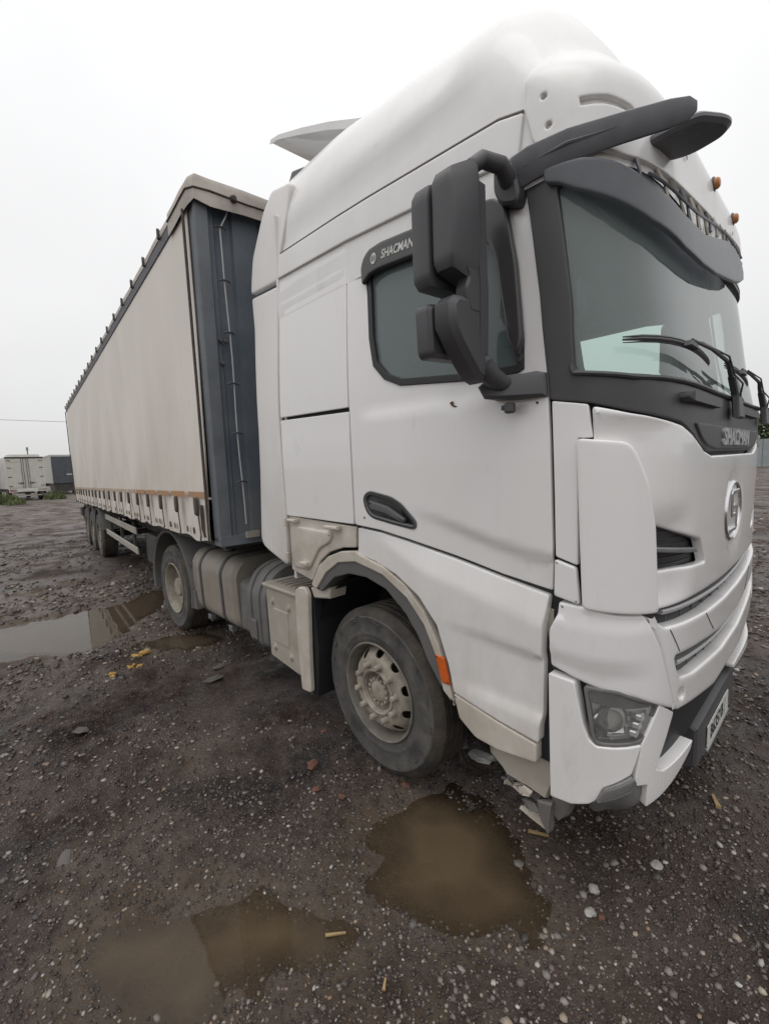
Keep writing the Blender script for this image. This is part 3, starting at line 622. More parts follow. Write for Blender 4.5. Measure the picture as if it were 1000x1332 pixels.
for zf,q0 in ((lambda q:1.238+.062*abs(q)**1.6,1.0),(lambda q:.978+.095*abs(q)**1.5,.85)):
    n=40; bb=MB(); V=[];F=[]
    for i in range(n+1):
        q=-q0+2*q0*i/n; z=zf(q)
        for dd,dz in ((-.03,.010),(-.004,.010),(.002,.003),(-.004,-.010),(-.03,-.010)): V.append(qmap(q,z+dz,bd(q)+dd))
    for i in range(n):
        for k in range(5): F.append((i*5+k,i*5+(k+1)%5,(i+1)*5+(k+1)%5,(i+1)*5+k))
    F+= [tuple(range(5)),tuple(range(n*5,n*5+5))[::-1]]
    o=mesh('grille_bar',V,F,'chrome',tractor); o.data.materials[0]=mat('satin_bar',(.42,.42,.42),.35,metal=.4)
    for i in range(12):
        q=-q0+.08+(2*q0-.16)*i/11; z=zf(q); a=qmap(q,z-.032,bd(q)-.035)
        bb=MB(); bb.box(a[0]-.02,a[0]+.012,a[1]-.004,a[1]+.004,a[2]-.02,a[2]+.03); bb.build('grille_rib','grey',o)
for sg in (-1,1):
    for q0,q1,z0,z1 in ((.985,.90,1.235,1.128),(.56,.42,1.195,1.085)):
        pts=[qmap(sg*(q0+(q1-q0)*i/5),z0+(z1-z0)*i/5,.0225+bd(q0+(q1-q0)*i/5)) for i in range(6)]
        bb=MB(); bb.tube(pts,.0022,5); bb.build('panel_seam','seal',tractor)
# lower opening: dark cavity, arms on both sides, step board with the number plate
bb=MB(); bb.box(1.10,1.20,-1.0,1.0,.50,1.0); bb.build('bumper_cavity','grille',tractor)
panel('bumper_arm',TR['arm'],'paint_clean',off=.006,res=.035,edge=.004,thick=.05,rc=.008,label='torn white bumper arm below the headlight')
arm2=[(s,z) for s,z in TR['arm']][:5]+[(2.3,.655),(2.3,.625),(1.56,.575)]+[(1.442,.648),(1.475,.815)]
panel('bumper_arm',arm2,'paint_clean',fn=mir(surf),off=.0,res=.05,edge=.005,thick=.04,rc=.012)
[c for c in tractor.children if c.name.startswith('bumper_arm')][-1].data.flip_normals()
V,F=patch_geo([(1.50,.70),(1.66,.88),(2.0,.83),(1.97,.66),(1.60,.60)],surf,res=.04,edge=.01,thick=.02,rc=.02,off=-.10,disp=lambda s,z:-.06*sstep(.7,.85,z)); o=mesh('fog_lamp_recess',V,F,'grey',tractor); o['label']='dark recess inside the bumper arm'
sb=MB(); sb.prism([(1.16,.60),(1.44,.60),(1.477,.58),(1.477,.385),(1.43,.36),(1.16,.36)],0,'Y',-.46,.46,.012); stp=sb.build('front_step','black',tractor); stp['label']='dark grey folding step behind the number plate'
sb=MB(); sb.box(1.18,1.40,-.95,.95,.57,.62,.01); sb.build('step_board','black',tractor)
for i in range(9):
    sb=MB(); sb.box(1.22,1.42,-.44+.11*i-.005,-.44+.11*i+.005,.598,.604); sb.build('tread_rib','grey',stp)
plate=empty('number_plate',tractor,(1.480,0,.452)); plate['label']='white number plate with black characters'
sb=MB(); sb.box(0,.006,-.26,.26,-.056,.056,.002); sb.build('plate_sheet','white',plate)
sb=MB(); sb.box(-.002,.010,-.268,.268,-.074,-.060,.002); sb.build('plate_frame','letters',plate)
text('plate_characters','B635YB',.105,'ink',plate,lambda x,y,z:(.0068+max(z,0),x-.045,y),extr=.0006,sx=.95,bold=.002)
sb=MB(); sb.box(.0062,.0072,.158,.160,-.05,.05); sb.build('plate_divider','ink',plate)
# torn plastic under the corner
def chunk(name,pts,m,parent,th=.03,seed=1,axis='Y',y0=-1.2):
    rnd=random.Random(seed); bb=MB(); n=len(pts)
    bb.prism(pts,0,axis,y0,y0+th,.004); bb.xf(lambda p:(p[0]+rnd.uniform(-.006,.006),p[1]+rnd.uniform(-.012,.012),p[2]+rnd.uniform(-.006,.006)))
    return bb.build(name,m,parent,sharp=20)
o=chunk('step_well',[(.80,.66),(.82,.53),(.90,.46),(1.00,.455),(1.09,.44),(1.12,.56),(1.13,1.3),(1.09,1.3),(1.07,.72)],'boxbeige',tractor,.05,2,y0=-1.20); o['label']='dusty inner step panel behind the skirt'
chunk('torn_plastic',[(.86,.47),(.885,.40),(.93,.37),(.97,.39),(1.02,.36),(1.06,.44),(.98,.47)],'grey',tractor,.06,3,y0=-1.16)
chunk('torn_plastic',[(.95,.305),(1.02,.285),(1.08,.265),(1.09,.29),(1.085,.34),(1.05,.325),(1.0,.315)],'paint_dusty',tractor,.02,4,y0=-1.17)
chunk('torn_plastic',[(1.11,.50),(1.20,.52),(1.18,.40),(1.13,.34),(1.10,.40)],'grey',tractor,.05,5,y0=-1.18)
chunk('torn_plastic',[(1.06,.42),(1.12,.44),(1.11,.30),(1.07,.33)],'grey',tractor,.04,8,y0=-1.21)
_r=random.Random(12)
for k in range(9):
    cx,cz=_r.uniform(.86,1.14),_r.uniform(.33,.47); n_=_r.randint(5,7); pl=[(cx+_r.uniform(.018,.045)*math.cos(a)*1.2,cz+_r.uniform(.012,.035)*math.sin(a)) for a in [2*math.pi*i/n_ for i in range(n_)]]
    chunk('torn_plastic',pl,('paint_dusty','grey','boxbeige')[k%3],tractor,.012,30+k,y0=-1.205+.012*k)
V,F=patch_geo([(1.27,.585),(1.40,.625),(1.50,.66),(1.60,.60),(1.58,.56),(1.45,.49),(1.36,.45),(1.28,.48)],surf,res=.03,edge=.012,thick=.08,rc=.03,off=-.012,disp=lambda s,z:-.06*sstep(.58,.46,z)+.012*math.sin(40*s)); o=mesh('under_bumper_deflector',V,F,'tankgrey',tractor); o['label']='cracked grey plastic under the bumper corner'
# --- roof
def roof_mesh():
    zs=[2.925,2.96,3.02,3.1,3.17,3.24,3.3,3.36,3.42,3.48,3.54,3.6,3.65,3.7,3.74,3.78,3.82,3.85,3.88,3.91,3.935,3.96,3.98,4.0,4.02,4.04,4.055,4.068,4.078]
    V=[];F=[]; n=84
    for z in zs:
        x0=-.84+.0*z; sc_=scen(z); Lh=sc_-x0
        for i in range(n+1):
            t=i/n*2-1
            s=x0+Lh*(1+t); p=surf0(s,z) if s<=sc_ else None
            if p is None:
                p=surf0(2*sc_-s,z); p=(p[0],-p[1],p[2])
            V.append(hump(p))
    for j in range(len(zs)-1):
        for i in range(n): F.append((j*(n+1)+i,j*(n+1)+i+1,(j+1)*(n+1)+i+1,(j+1)*(n+1)+i))
    b0=(len(zs)-1)*(n+1); F.append(tuple(range(b0,b0+n+1)))
    # close the back
    for j in range(len(zs)-1): F.append((j*(n+1)+n,j*(n+1),(j+1)*(n+1),(j+1)*(n+1)+n))
    return V,F
_dz=_pchip([-.9,-.4,0,.3,.58,.72,.85,.95,1.05,1.3],[.045,.045,.005,-.025,-.05,0.,.035,.03,0.,0])
def hump(p):
    x,y,z=p
    f=sstep(1.02,1.15,x)*sstep(3.85,3.6,z)*sstep(3.36,3.46,z)   # hollow between the air deflector and the brow below
    g=sstep(.82,.60,x-.25*(3.7-z))*sstep(3.40,3.56,z)*sstep(4.0,3.86,z)   # side shoulder ends in a soft ridge before the front hump
    return (x-.022*f,y*(1-.02*f+.022*g),z-.010*f+_dz(x)*sstep(3.4,3.75,z))
V,F=roof_mesh(); o=mesh('roof_fairing',V,F,'paint_roof',tractor,sharp=60); o['label']='white rounded high roof with air deflector'
panel('roof_band',[(-.83,3.188),(-.09,3.152),(.437,3.103),(.748,3.078),(.985,3.055),(1.0,3.205),(.891,3.236),(.747,3.248),(.482,3.269),(.1,3.300),(-.168,3.316),(-.826,3.344)],'paint_roof',both=True,off=.014,edge=.007,thick=.03,rc=.008,res=.06,label='white roof band above the door')
br=[(1.0,3.31),(1.005,3.205),(1.045,3.068),(1.09,3.035),(1.20,2.985),(1.36,2.945),(1.50,2.955),(scen(3.0)-.75,2.975),(scen(3.03)-.35,3.03),(scen(3.06)-.1,3.06)]
bq=Q(br); bq=bq+[(-q,max(z,3.06+.09*min(1.,-q/.6))) for q,z in bq[::-1]]
bt=Q([(1.0,3.31),(1.02,3.355),(1.06,3.40),(1.25,3.44)])[1:]; 
bpoly=bq+[(-q,z) for q,z in bt]+[(-.5,3.37)][:0]+bt[::-1]
slotp=Q([(1.20,3.150),(1.29,3.147),(1.38,3.128),(1.44,3.10),(1.46,3.085),(1.44,3.080),(1.36,3.107),(1.28,3.120),(1.205,3.122)])
brow=panel('brow_panel',bpoly,'paint_roof',fn=qmap,off=.016,edge=.006,thick=.035,rc=.03,res=.035,disp=lambda q,z:-.017*sstep(3.29,3.40,z),holes=[[(q+.012*math.cos(a)+0,z+.012*math.sin(a)) for a in [2*math.pi*i/10 for i in range(10)]] for q,z in Q([(1.083,3.211),(1.105,3.100)])]+[slotp],hrc=.004,label='white roof brow with two holes and a slot')
for y in (-.50,0.,.50):
    p=qmap(y,3.235,.012); mk=empty('marker_lamp',tractor,p)
    sb=MB(); sb.lathe([(.034,0),(.034,.008),(.026,.012)],16,'X'); sb.build('lamp_base','grey',mk)
    sb=MB(); sb.lathe([(.027,.010),(.027,.022),(.019,.031),(1e-4,.034)],16,'X'); sb.build('lamp_lens','amber',mk)
for y,z in ((-.55,3.13),(.45,3.14),(.95,3.12)):
    p=qmap(y,z,.0215); sb=MB(); sb.lathe([(1e-4,.001),(.011,.001)],10,'X',p); sb.build('screw_hole','seal',tractor)
g2=[(-.826,3.347),(-.168,3.320),(.1,3.304),(.482,3.273),(.747,3.252),(.891,3.240),(.998,3.210)]; g2=[(a[0]+(b[0]-a[0])*t_/5,a[1]+(b[1]-a[1])*t_/5) for a,b in zip(g2,g2[1:]) for t_ in range(5)]+[g2[-1]]
for sg in (1,-1):
    sb=MB(); sb.tube([(lambda p:(p[0],p[1]*sg,p[2]))(surf(s_,z_+.003,.006)) for s_,z_ in g2],.0065,6); sb.build('roof_groove','groove',tractor)
# visor remains
vpoly=[(-1.43,2.95),(-1.435,2.90),(-1.384,2.872),(-1.341,2.832),(-1.263,2.785),(-1.184,2.745),(-1.092,2.712),(-.821,2.682),(-.55,2.692),(-.27,2.722),(.03,2.772),(.25,2.812),(.5,2.868),(.68,2.93),(.73,2.99),(.66,3.04),(.45,3.055),(.2,3.02),(.02,2.97),(-.418,2.855),(-.764,2.825),(-.978,2.840),(-1.101,2.865),(-1.198,2.902),(-1.30,2.935)]
vpoly=[(q*.945 if q<0 else q,z) for q,z in vpoly]
panel('sun_visor',vpoly,'visor',fn=qmap,off=.036,edge=.008,thick=.016,rc=.012,res=.04,disp=lambda q,z:-.012*sstep(-1.12,-1.34,q),label='dark tinted sun visor across the windscreen top')
def vtop(q): return 2.835+.20*sstep(-.75,.35,q)
def blow(q): return 2.95+.17*sstep(-1.0,.5,q)
sb=MB(); sb.tube([qmap(-1.0+1.7*i/30,(vtop(-1.0+1.7*i/30)+blow(-1.0+1.7*i/30))/2-.005,.030) for i in range(31)],.006,6); sb.build('visor_rail','visor',tractor)
for i in range(12):
    q=-1.02+.145*i; k=((i%3)-1); a=Vector(qmap(q,blow(q)+.01,.006)); c=Vector(qmap(q+.035*k,vtop(q)-.01,.026))
    sb=MB(); sb.tube([a,(a+c)/2+Vector((.008,0,0)),c],[.009,.005,.008],5); sb.build('visor_bracket','alu' if i%3 else 'visor',tractor)
def slab(name,outline,z0,th,m,fz,lab):
    bb=MB(); bb.prism(round_poly(ccw(outline),.03,3),0,'Z',0,th,.012); bb.xf(lambda p:(p[0],p[1],p[2]+z0+fz(p[0],p[1]))); o=bb.build(name,m,tractor); o['label']=lab; return o
def blade(pts,wd,th,nrm,lab):
    """a flat bar swept along pts; nrm is where its broad face looks"""
    V=[];F=[]; n=Vector(nrm).normalized(); P=[Vector(p) for p in pts]; m=12
    for i,p in enumerate(P):
        t=(P[min(i+1,len(P)-1)]-P[max(i-1,0)]).normalized(); wv=t.cross(n).normalized(); nn=wv.cross(t).normalized()
        for k in range(m):
            a=2*math.pi*k/m; ca,sa=math.cos(a),math.sin(a)
            V.append(p+wv*(wd[i]/2*math.copysign(abs(ca)**.55,ca))+nn*(th[i]/2*math.copysign(abs(sa)**.8,sa)))
    for i in range(len(P)-1):
        for k in range(m): F.append((i*m+k,i*m+(k+1)%m,(i+1)*m+(k+1)%m,(i+1)*m+k))
    F+=[tuple(range(m))[::-1],tuple(range((len(P)-1)*m,len(P)*m))]
    bb=MB(); bb.add(V,F); o=bb.build('visor_blade','blade',tractor); o['label']=lab
blade([(.985,-1.240,2.982),(1.05,-1.243,2.985),(1.18,-1.218,2.993),(1.33,-1.140,3.003),(1.45,-1.065,3.015),(1.495,-1.03,3.024),(1.512,-1.015,3.028)],[.115,.115,.10,.09,.082,.066,.03],[.018,.022,.024,.024,.022,.018,.010],(.35,-.85,-.30),'broken dark visor blade jutting from the near pillar')
bb=MB(); bb.tube([(1.03,-1.253,2.985),(1.18,-1.231,2.995),(1.34,-1.146,3.006)],[.003,.007,.003],6); bb.build('blade_rib','blade',tractor)
slab('visor_blade',[(1.28,-.90),(1.31,-.80),(1.38,-.72),(1.44,-.69),(1.53,-.70),(1.565,-.745),(1.56,-.80),(1.50,-.91),(1.36,-.94)],3.035,.035,'blade',lambda x,y:.02*sstep(1.3,1.55,x)+.06*(y+.8),'loose dark visor blade pointing forward')
# roof air wing at the back of the cab and the bracket below it
sb=MB(); V=[];F=[]
sec=[(-.24,4.02),(-.53,4.16),(-.85,4.295),(-1.15,4.41),(-1.265,4.435),(-1.285,4.41),(-1.17,4.385),(-.88,4.265),(-.56,4.125),(-.28,3.985)]
for y,dz,dx in ((-.93,-.03,-.03),(-.90,.0,.0),(-.5,.03,-.02),(0,.04,-.03),(.5,.03,-.02),(.90,.0,0),(.93,-.03,-.03)):
    k=.6 if abs(y)>.92 else 1
    for x,z in sec: V.append((x+dx*0,y,z-.02 if abs(y)>.92 else z+dz*.4))
n=len(sec)
for i in range(6):
    for k in range(n): F.append((i*n+k,i*n+(k+1)%n,(i+1)*n+(k+1)%n,(i+1)*n+k))
F+=[tuple(range(n))[::-1],tuple(range(6*n,7*n))]
sb.add(V,F); o=sb.build('roof_wing','paint_roof',tractor); o['label']='white roof wing rising over the back of the cab'
for y in (-.88,.88):
    sb=MB(); sb.prism([(-.90,3.70),(-.92,3.86),(-.84,3.95),(-.66,3.90),(-.60,3.80),(-.62,3.70)],0,'Y',y-.16 if y<0 else y+.0,y if y<0 else y+.16,.015); sb.build('roof_bracket','tankgrey',tractor)
# --- interior
sb=MB(); sb.box(-.82,1.30,-1.17,1.17,1.30,1.36); sb.build('cab_floor','interior',tractor)
sb=MB(); sb.box(-.82,-.78,-1.17,1.17,1.36,3.1); sb.build('cab_back_trim','curt_in',tractor)
sb=MB(); sb.box(-.80,1.05,-1.15,1.15,3.03,3.06); sb.build('headlining','curt_in',tractor)
sb=MB(); sb.prism([(1.34,1.5),(1.34,2.17),(1.20,2.22),(1.00,2.20),(.88,2.10),(.86,1.85),(.95,1.5)],0,'Y',-1.16,1.16,.02); sb.build('dashboard','interior',tractor)
for y in (-.68,.68):
    st=empty('cab_seat',tractor,(.28,y,1.36))
    sb=MB(); sb.prism([(-.24,.30),(.27,.30),(.29,.40),(.2,.46),(-.24,.42)],0,'Y',-.24,.24,.03); sb.build('seat_cushion','seat',st)
    sb=MB(); sb.prism([(-.24,.40),(-.13,.42),(-.20,1.08),(-.30,1.08),(-.34,.6)],0,'Y',-.24,.24,.03); sb.build('seat_back','seat',st)
    sb=MB(); sb.prism([(-.21,1.10),(-.29,1.10),(-.31,1.30),(-.25,1.32)],0,'Y',-.14,.14,.02); sb.build('head_rest','seat',st)
    sb=MB(); sb.box(-.15,.15,-.15,.15,0,.31); sb.build('seat_base','interior',st)
sw=empty('steering_wheel',tractor,(.80,.68,2.08))
sb=MB(); sb.tube([rot((.23*math.cos(a),.23*math.sin(a),0),math.radians(-38),'Y') for a in [2*math.pi*i/28 for i in range(29)]],.016,8,False); sb.build('wheel_rim','black',sw)
sb=MB(); sb.tube([rot(p,math.radians(-38),'Y') for p in ((-.0,-.22,0),(0,.22,0))],.02,6); sb.tube([rot((0,0,0),0,'Y'),rot((0,0,-.3),math.radians(-38),'Y')],.04,8); sb.build('wheel_spokes','black',sw)
sb=MB(); sb.prism([(1.145,2.30),(1.16,2.30),(1.12,2.74),(1.09,2.83),(1.065,2.83),(1.075,2.74),(1.12,2.55)],0,'Y',-1.135,-1.085,.008); sb.xf(lambda p:(p[0]+.045,p[1]-.065,p[2])); o=sb.build('grab_handle','black',tractor); o['label']='black grab handle inside the windscreen pillar'
sb=MB(); sb.prism([(1.10,2.62),(1.17,2.58),(1.175,2.48),(1.15,2.44),(1.11,2.50)],0,'Y',-1.10,-1.02,.01); sb.build('inner_mirror','black',tractor)
sb=MB(); sb.box(.70,.745,-.55,.55,2.93,3.02,.01); sb.build('overhead_shelf','curt_in',tractor)
# --- mirrors
def mirror(sg):
    t=empty('wing_mirror',tractor); t['label']='black wing mirror with two housings on a curved arm' 
    def B(bb,name,m): 
        bb.xf(lambda p:(p[0],p[1]*sg,p[2])); return bb.build(name,m,t)
    def block(x0,x1,y0,y1,zt0,zt1,zb0,zb1,r,bow=0.):
        # rounded block: rows of superellipse sections up the height
        bb=MB(); V=[];F=[]; n=28; rows=14
        for j in range(rows+1):
            t_=j/rows; e_=1-abs(2*t_-1)**14*.16
            for k in range(n):
                a=2*math.pi*k/n; ca,sa=math.cos(a),math.sin(a); cx=math.copysign(abs(ca)**.24,ca); cy=math.copysign(abs(sa)**.24,sa)
                u=(cy*e_+1)/2; zb=zb0+(zb1-zb0)*u; zt=zt0+(zt1-zt0)*u
                x=(x0+x1)/2+(x1-x0)/2*cx*e_ + bow*math.sin(math.pi*t_)*(1 if cx>0 else 0); y=y0+(y1-y0)*u
                V.append((x,y,zb+(zt-zb)*t_))
        for j in range(rows):
            for k in range(n): F.append((j*n+k,j*n+(k+1)%n,(j+1)*n+(k+1)%n,(j+1)*n+k))
        F+=[tuple(range(n))[::-1],tuple(range(rows*n,rows*n+n))]; return bb.add(V,F)
    # y0 = outer edge, y1 = inner edge
    B(block(.865,.955,-1.60,-1.43,2.885,2.985,2.575,2.545,.05,.012),'mirror_cover','black')
    B(block(.775,.86,-1.61,-1.38,2.865,2.96,2.535,2.545,.05),'mirror_housing','black')
    sb=MB(); sb.box(.770,.776,-1.585,-1.40,2.57,2.84); B(sb,'mirror_glass','chrome')
    B(block(.83,.90,-1.55,-1.41,2.80,2.84,2.62,2.60,.05),'mirror_joint','black')
    sb=MB(); sb.prism([(-1.60,2.455),(-1.57,2.485),(-1.43,2.505),(-1.40,2.50),(-1.385,2.25),(-1.40,2.20),(-1.45,2.215),(-1.55,2.315),(-1.60,2.38)],0,'X',.855,.955,.02); B(sb,'lower_mirror_cover','black')
    sb=MB(); sb.prism(round_poly([(-1.61,2.475),(-1.36,2.50),(-1.36,2.30),(-1.60,2.285)],.03),0,'X',.775,.855,.015); B(sb,'lower_mirror_housing','black')
    # vertical arm joining both housings on the inner side, curving to the door at top and bottom
    def strip(pts,wd,name):
        V=[];F=[]
        for i,(x,y,z) in enumerate(pts):
            w_=wd[i]; V+= [(x-w_,y-.02,z),(x+w_,y-.02,z),(x+w_,y+.03,z),(x-w_,y+.03,z)]
        for i in range(len(pts)-1):
            for k in range(4): F.append((i*4+k,i*4+(k+1)%4,(i+1)*4+(k+1)%4,(i+1)*4+k))
        F+=[(3,2,1,0),tuple(range(len(pts)*4-4,len(pts)*4))]
        bb=MB(); bb.add(V,F); return B(bb,name,'black')
    strip([(.925,-1.425,2.90),(.925,-1.425,2.60),(.925,-1.42,2.53),(.925,-1.42,2.30)],[.03,.035,.035,.03],'mirror_arm')
    sb=MB(); sb.tube([(.925,-1.44,2.955),(.94,-1.39,2.995),(.965,-1.31,2.995),(.965,-1.26,2.965),(.965,-1.20,2.94)],[.028,.03,.032,.034,.036],10); B(sb,'upper_arm','black')
    sb=MB(); sb.prism(round_poly([(-1.575,2.63),(-1.41,2.64),(-1.405,2.44),(-1.50,2.44),(-1.52,2.52),(-1.50,2.56)],.012),0,'X',.90,.957,.008); B(sb,'mirror_bridge','black')
    sb=MB(); sb.prism(round_poly([(.90,3.035),(.99,3.015),(1.012,2.90),(1.0,2.865),(.93,2.89),(.90,2.95)],.02),0,'Y',-1.262,-1.19,.01); B(sb,'upper_mount','black')
    sb=MB(); sb.tube([(.93,-1.385,2.26),(.945,-1.35,2.225),(.965,-1.31,2.20),(.98,-1.27,2.19)],[.045,.04,.035,.03],10); B(sb,'lower_arm','black')
    sb=MB(); sb.prism([(.86,2.20),(.90,2.225),(1.08,2.235),(1.112,2.225),(1.118,2.135),(.97,2.14),(.89,2.15)],0,'Y',-1.335,-1.225,.012)
    sb.xf(lambda p:(p[0],p[1] if p[1]>-1.3 else p[1]+.075*sstep(.95,1.11,p[0]),p[2])); B(sb,'lower_mount','black')
    sb=MB(); sb.cyl((.985,-1.29,2.085),.022,.04,'Z',12,.006); sb.box(.95,.985,-1.30,-1.275,2.10,2.118,.004); B(sb,'camera_pod','black')
mirror(1); mirror(-1)
# bracket knobs, rust spot and drilled holes on the door
for s,z,r,m in ((.318,3.034,.007,'seal'),(1.075,2.118,.005,'seal'),(.015,1.605,.006,'seal')):
    sb=MB(); q=[surf(s+r*math.cos(a),z+r*math.sin(a),.003-(.014 if z>2.2 else 0)) for a in [2*math.pi*i/10 for i in range(10)]]; sb.add(q,[tuple(range(10))]); sb.build('drilled_hole',m,tractor,fixn=False)
V,F=patch_geo([(.645,2.172),(.665,2.178),(.668,2.160),(.69,2.150),(.672,2.148),(.655,2.158)],surf,res=.01,edge=.001,thick=.002,rc=.002,off=-.0015); o=mesh('rust_dent',V,F,mat('rust',(.16,.07,.03),.8,col2=(.05,.03,.02),vscale=60),tractor); o['label']='small rusty dent below the side window'
# ---------------------------------------------------------------- wheels
def copy_tree(o,parent=None):
    c=o.copy(); COL.objects.link(c); c.parent=parent
    for ch in o.children: copy_tree(ch,c)
    return c
def tyre_profile(R=.52,hw_=.155):
    p=[(.285,-.118),(.300,-.140),(.318,-.147),(.33,-.1495),(.345,-.150),(.352,-.1535),(.362,-.1535),(.368,-.152),(.41,-hw_),(.445,-hw_),(.452,-hw_-.003),(.462,-hw_-.003),(.468,-hw_+.002),(.487,-hw_+.008),(.503,-.135),(R-.008,-.123),(R-.001,-.114)]
    for y in (-.075,-.025,.025,.075): p+=[(R,y-.010),(R-.010,y-.006),(R-.010,y+.006),(R,y+.010)]
    p+=[(R-.001,.114),(R-.008,.123),(.503,.135),(.487,hw_-.008),(.45,hw_),(.36,.150),(.30,.140),(.285,.118)]
    return p
def hexnut(c,r,h,n=6):
    bb=MB(); bb.lathe([(1e-4,0),(r*1.25,0),(r*1.25,-.006),(r,-.008),(r,-h),(r*.75,-h-.006),(1e-4,-h-.006)],n*2,'Y',c); return bb
def make_wheel(kind):
    w_=empty('wheel')
    bb=MB(); bb.lathe(tyre_profile(),72,'Y')
    rnd=random.Random(3)
    ty=bb.build('tyre','rubber',w_,sharp=30); ty.data.materials.append(M['tread'])
    for p in ty.data.polygons:
        r=math.hypot(p.center.x,p.center.z)
        if r>.466: p.material_index=1
    if kind=='steer':
        # dried mud ring on the shoulder and scuffed flaps and scars on the worn sidewall
        for k in range(26):
            a=rnd.uniform(0,6.28); r=rnd.uniform(.43,.475); l=rnd.uniform(.02,.07); q=[]
            for t_ in np.linspace(0,1,5): q.append((r*math.cos(a+t_*l*2)+rnd.uniform(-.006,.006),-.158-.001*rnd.random(),r*math.sin(a+t_*l*2)+rnd.uniform(-.006,.006)))
            bb=MB(); bb.tube(q,[.0015,.0035,.004,.003,.001],5); bb.build('sidewall_scuff','rubber' if k%2 else 'rimdark',w_)
    dz={'steer':0.,'drive':.15,'trailer':.045}[kind]
    bb=MB(); bb.lathe([(.288,-.120),(.303,-.140),(.306,-.152),(.300,-.158),(.292,-.153),(.288,-.135),(.280,-.11),(.276,-.04),(.270,.06),(.262,.15)],64,'Y'); bb.build('rim','rim' if kind=='drive' else 'rimbarrel',w_)
    def disc(r):
        if kind=='drive': return _dd(r)
        return _dc(r)+dz
    # hand-hole disc in ten sectors
    V=[];F=[]; hs=math.pi/10
    def fn(u,v,d=0.):
        a=u/.25; return (v*math.sin(a),disc(v)-d,v*math.cos(a))
    hole=[(.034*math.cos(t_),.234+.026*math.sin(t_)) for t_ in [2*math.pi*i/14 for i in range(14)]]
    v0,f0=patch_geo([(-.25*hs,.118),(.25*hs,.118),(.25*hs,.278),(-.25*hs,.278)],fn,res=.018,edge=.0006,thick=.012,rc=0,holes=[hole],hrc=0)
    for k in range(10):
        o_=len(V); a=2*hs*k
        V+=[rot(p,a,'Y') for p in v0]; F+=[tuple(i+o_ for i in q) for q in f0]
    dm=mesh('rim_disc',V,F,'rim',w_); 
    bm=bmesh.new(); bm.from_mesh(dm.data); bmesh.ops.remove_doubles(bm,verts=bm.verts,dist=.0008); bmesh.ops.recalc_face_normals(bm,faces=bm.faces); bm.to_mesh(dm.data); bm.free()
    bb=MB(); bb.lathe([(.27,.06),(1e-4,.06)],32,'Y'); bb.build('brake_drum','rimdark',w_)
    y0=disc(.1675)
    for k in range(10):
        a=2*math.pi*k/10+.15; c=(.1675*math.cos(a),y0,.1675*math.sin(a)); hexnut(c,.018,.038).build('wheel_nut','rim',w_)
    if kind=='steer':
        bb=MB(); bb.lathe([(.146,y0+.006),(.142,y0-.012),(.132,y0-.016),(.124,y0-.010),(.118,y0+.030),(.098,y0+.052),(.090,y0+.052),(.086,y0+.030),(.074,y0+.026),(.066,y0+.004),(.055,y0-.004),(1e-4,y0-.006)],40,'Y'); bb.build('hub','rim',w_)
        for k in range(14):
            a=2*math.pi*k/14; bb=MB(); bb.box(-.007,.007,y0-.004,y0+.035,.068,.086,.002); bb.xf(lambda p:rot(p,a,'Y')); bb.build('hub_tooth','rim',w_)
    else:
        h=-.115 if kind=='drive' else -.14
        bb=MB(); bb.lathe([(.140,y0+.01),(.138,y0-.012),(.118,y0-.014),(.112,h+.02),(.10,h),(.04,h-.004),(1e-4,h-.004)],36,'Y'); bb.build('hub','rim',w_)
    return w_
_dc=_pchip([.11,.195,.215,.235,.258,.279],[-.145,-.145,-.138,-.120,-.085,-.055])
_dd=_pchip([.11,.195,.215,.24,.265,.279],[.04,.04,.035,.015,-.02,-.045])
def place(wp,parent,x,y,z=.52,rz=0.):
    wp.parent=parent; wp.location=(x,y,z); wp.rotation_euler=(0,0,rz); return wp
WB=3.62
steer=make_wheel('steer'); place(steer,tractor,0,-1.035,.52,math.radians(-1.4)); steer['label']='front wheel with a dusty rim and scuffed tyre'
place(copy_tree(steer),tractor,0,1.035,.52,math.pi)
drive=make_wheel('drive'); place(drive,tractor,-WB,-1.065); drive['label']='rear drive wheel with a deep dusty rim'
place(copy_tree(drive),tractor,-WB,1.065,.52,math.pi)
for y in (-.72,.72):
    bb=MB(); bb.lathe(tyre_profile(),40,'Y',(-WB,y,.52)); bb.build('inner_tyre','rubber',tractor,sharp=30)
# ---------------------------------------------------------------- chassis
for y in (-.44,.40):
    bb=MB(); bb.box(-WB-.75,1.05,y,y+.04,.72,.98); bb.build('chassis_rail','frame',tractor)
for x in (-WB-.7,-2.4,-1.2,.9):
    bb=MB(); bb.box(x-.05,x+.05,-.42,.42,.75,.95); bb.build('cross_member','frame',tractor)
bb=MB(); bb.tube([(0,-.95,.52),(0,.95,.52)],.07,10); bb.build('front_axle','frame',tractor)
bb=MB(); bb.tube([(-WB,-.95,.52),(-WB,-.2,.52),(-WB,0,.52),(-WB,.2,.52),(-WB,.95,.52)],[.09,.1,.24,.1,.09],12); bb.build('rear_axle','frame',tractor)
bb=MB(); bb.box(-.75,1.05,-.60,.60,.55,1.34,.05); bb.build('engine','dark',tractor)
bb=MB(); bb.box(-.72,1.08,-.66,.66,1.30,1.335); bb.build('engine_cover','dark',tractor)
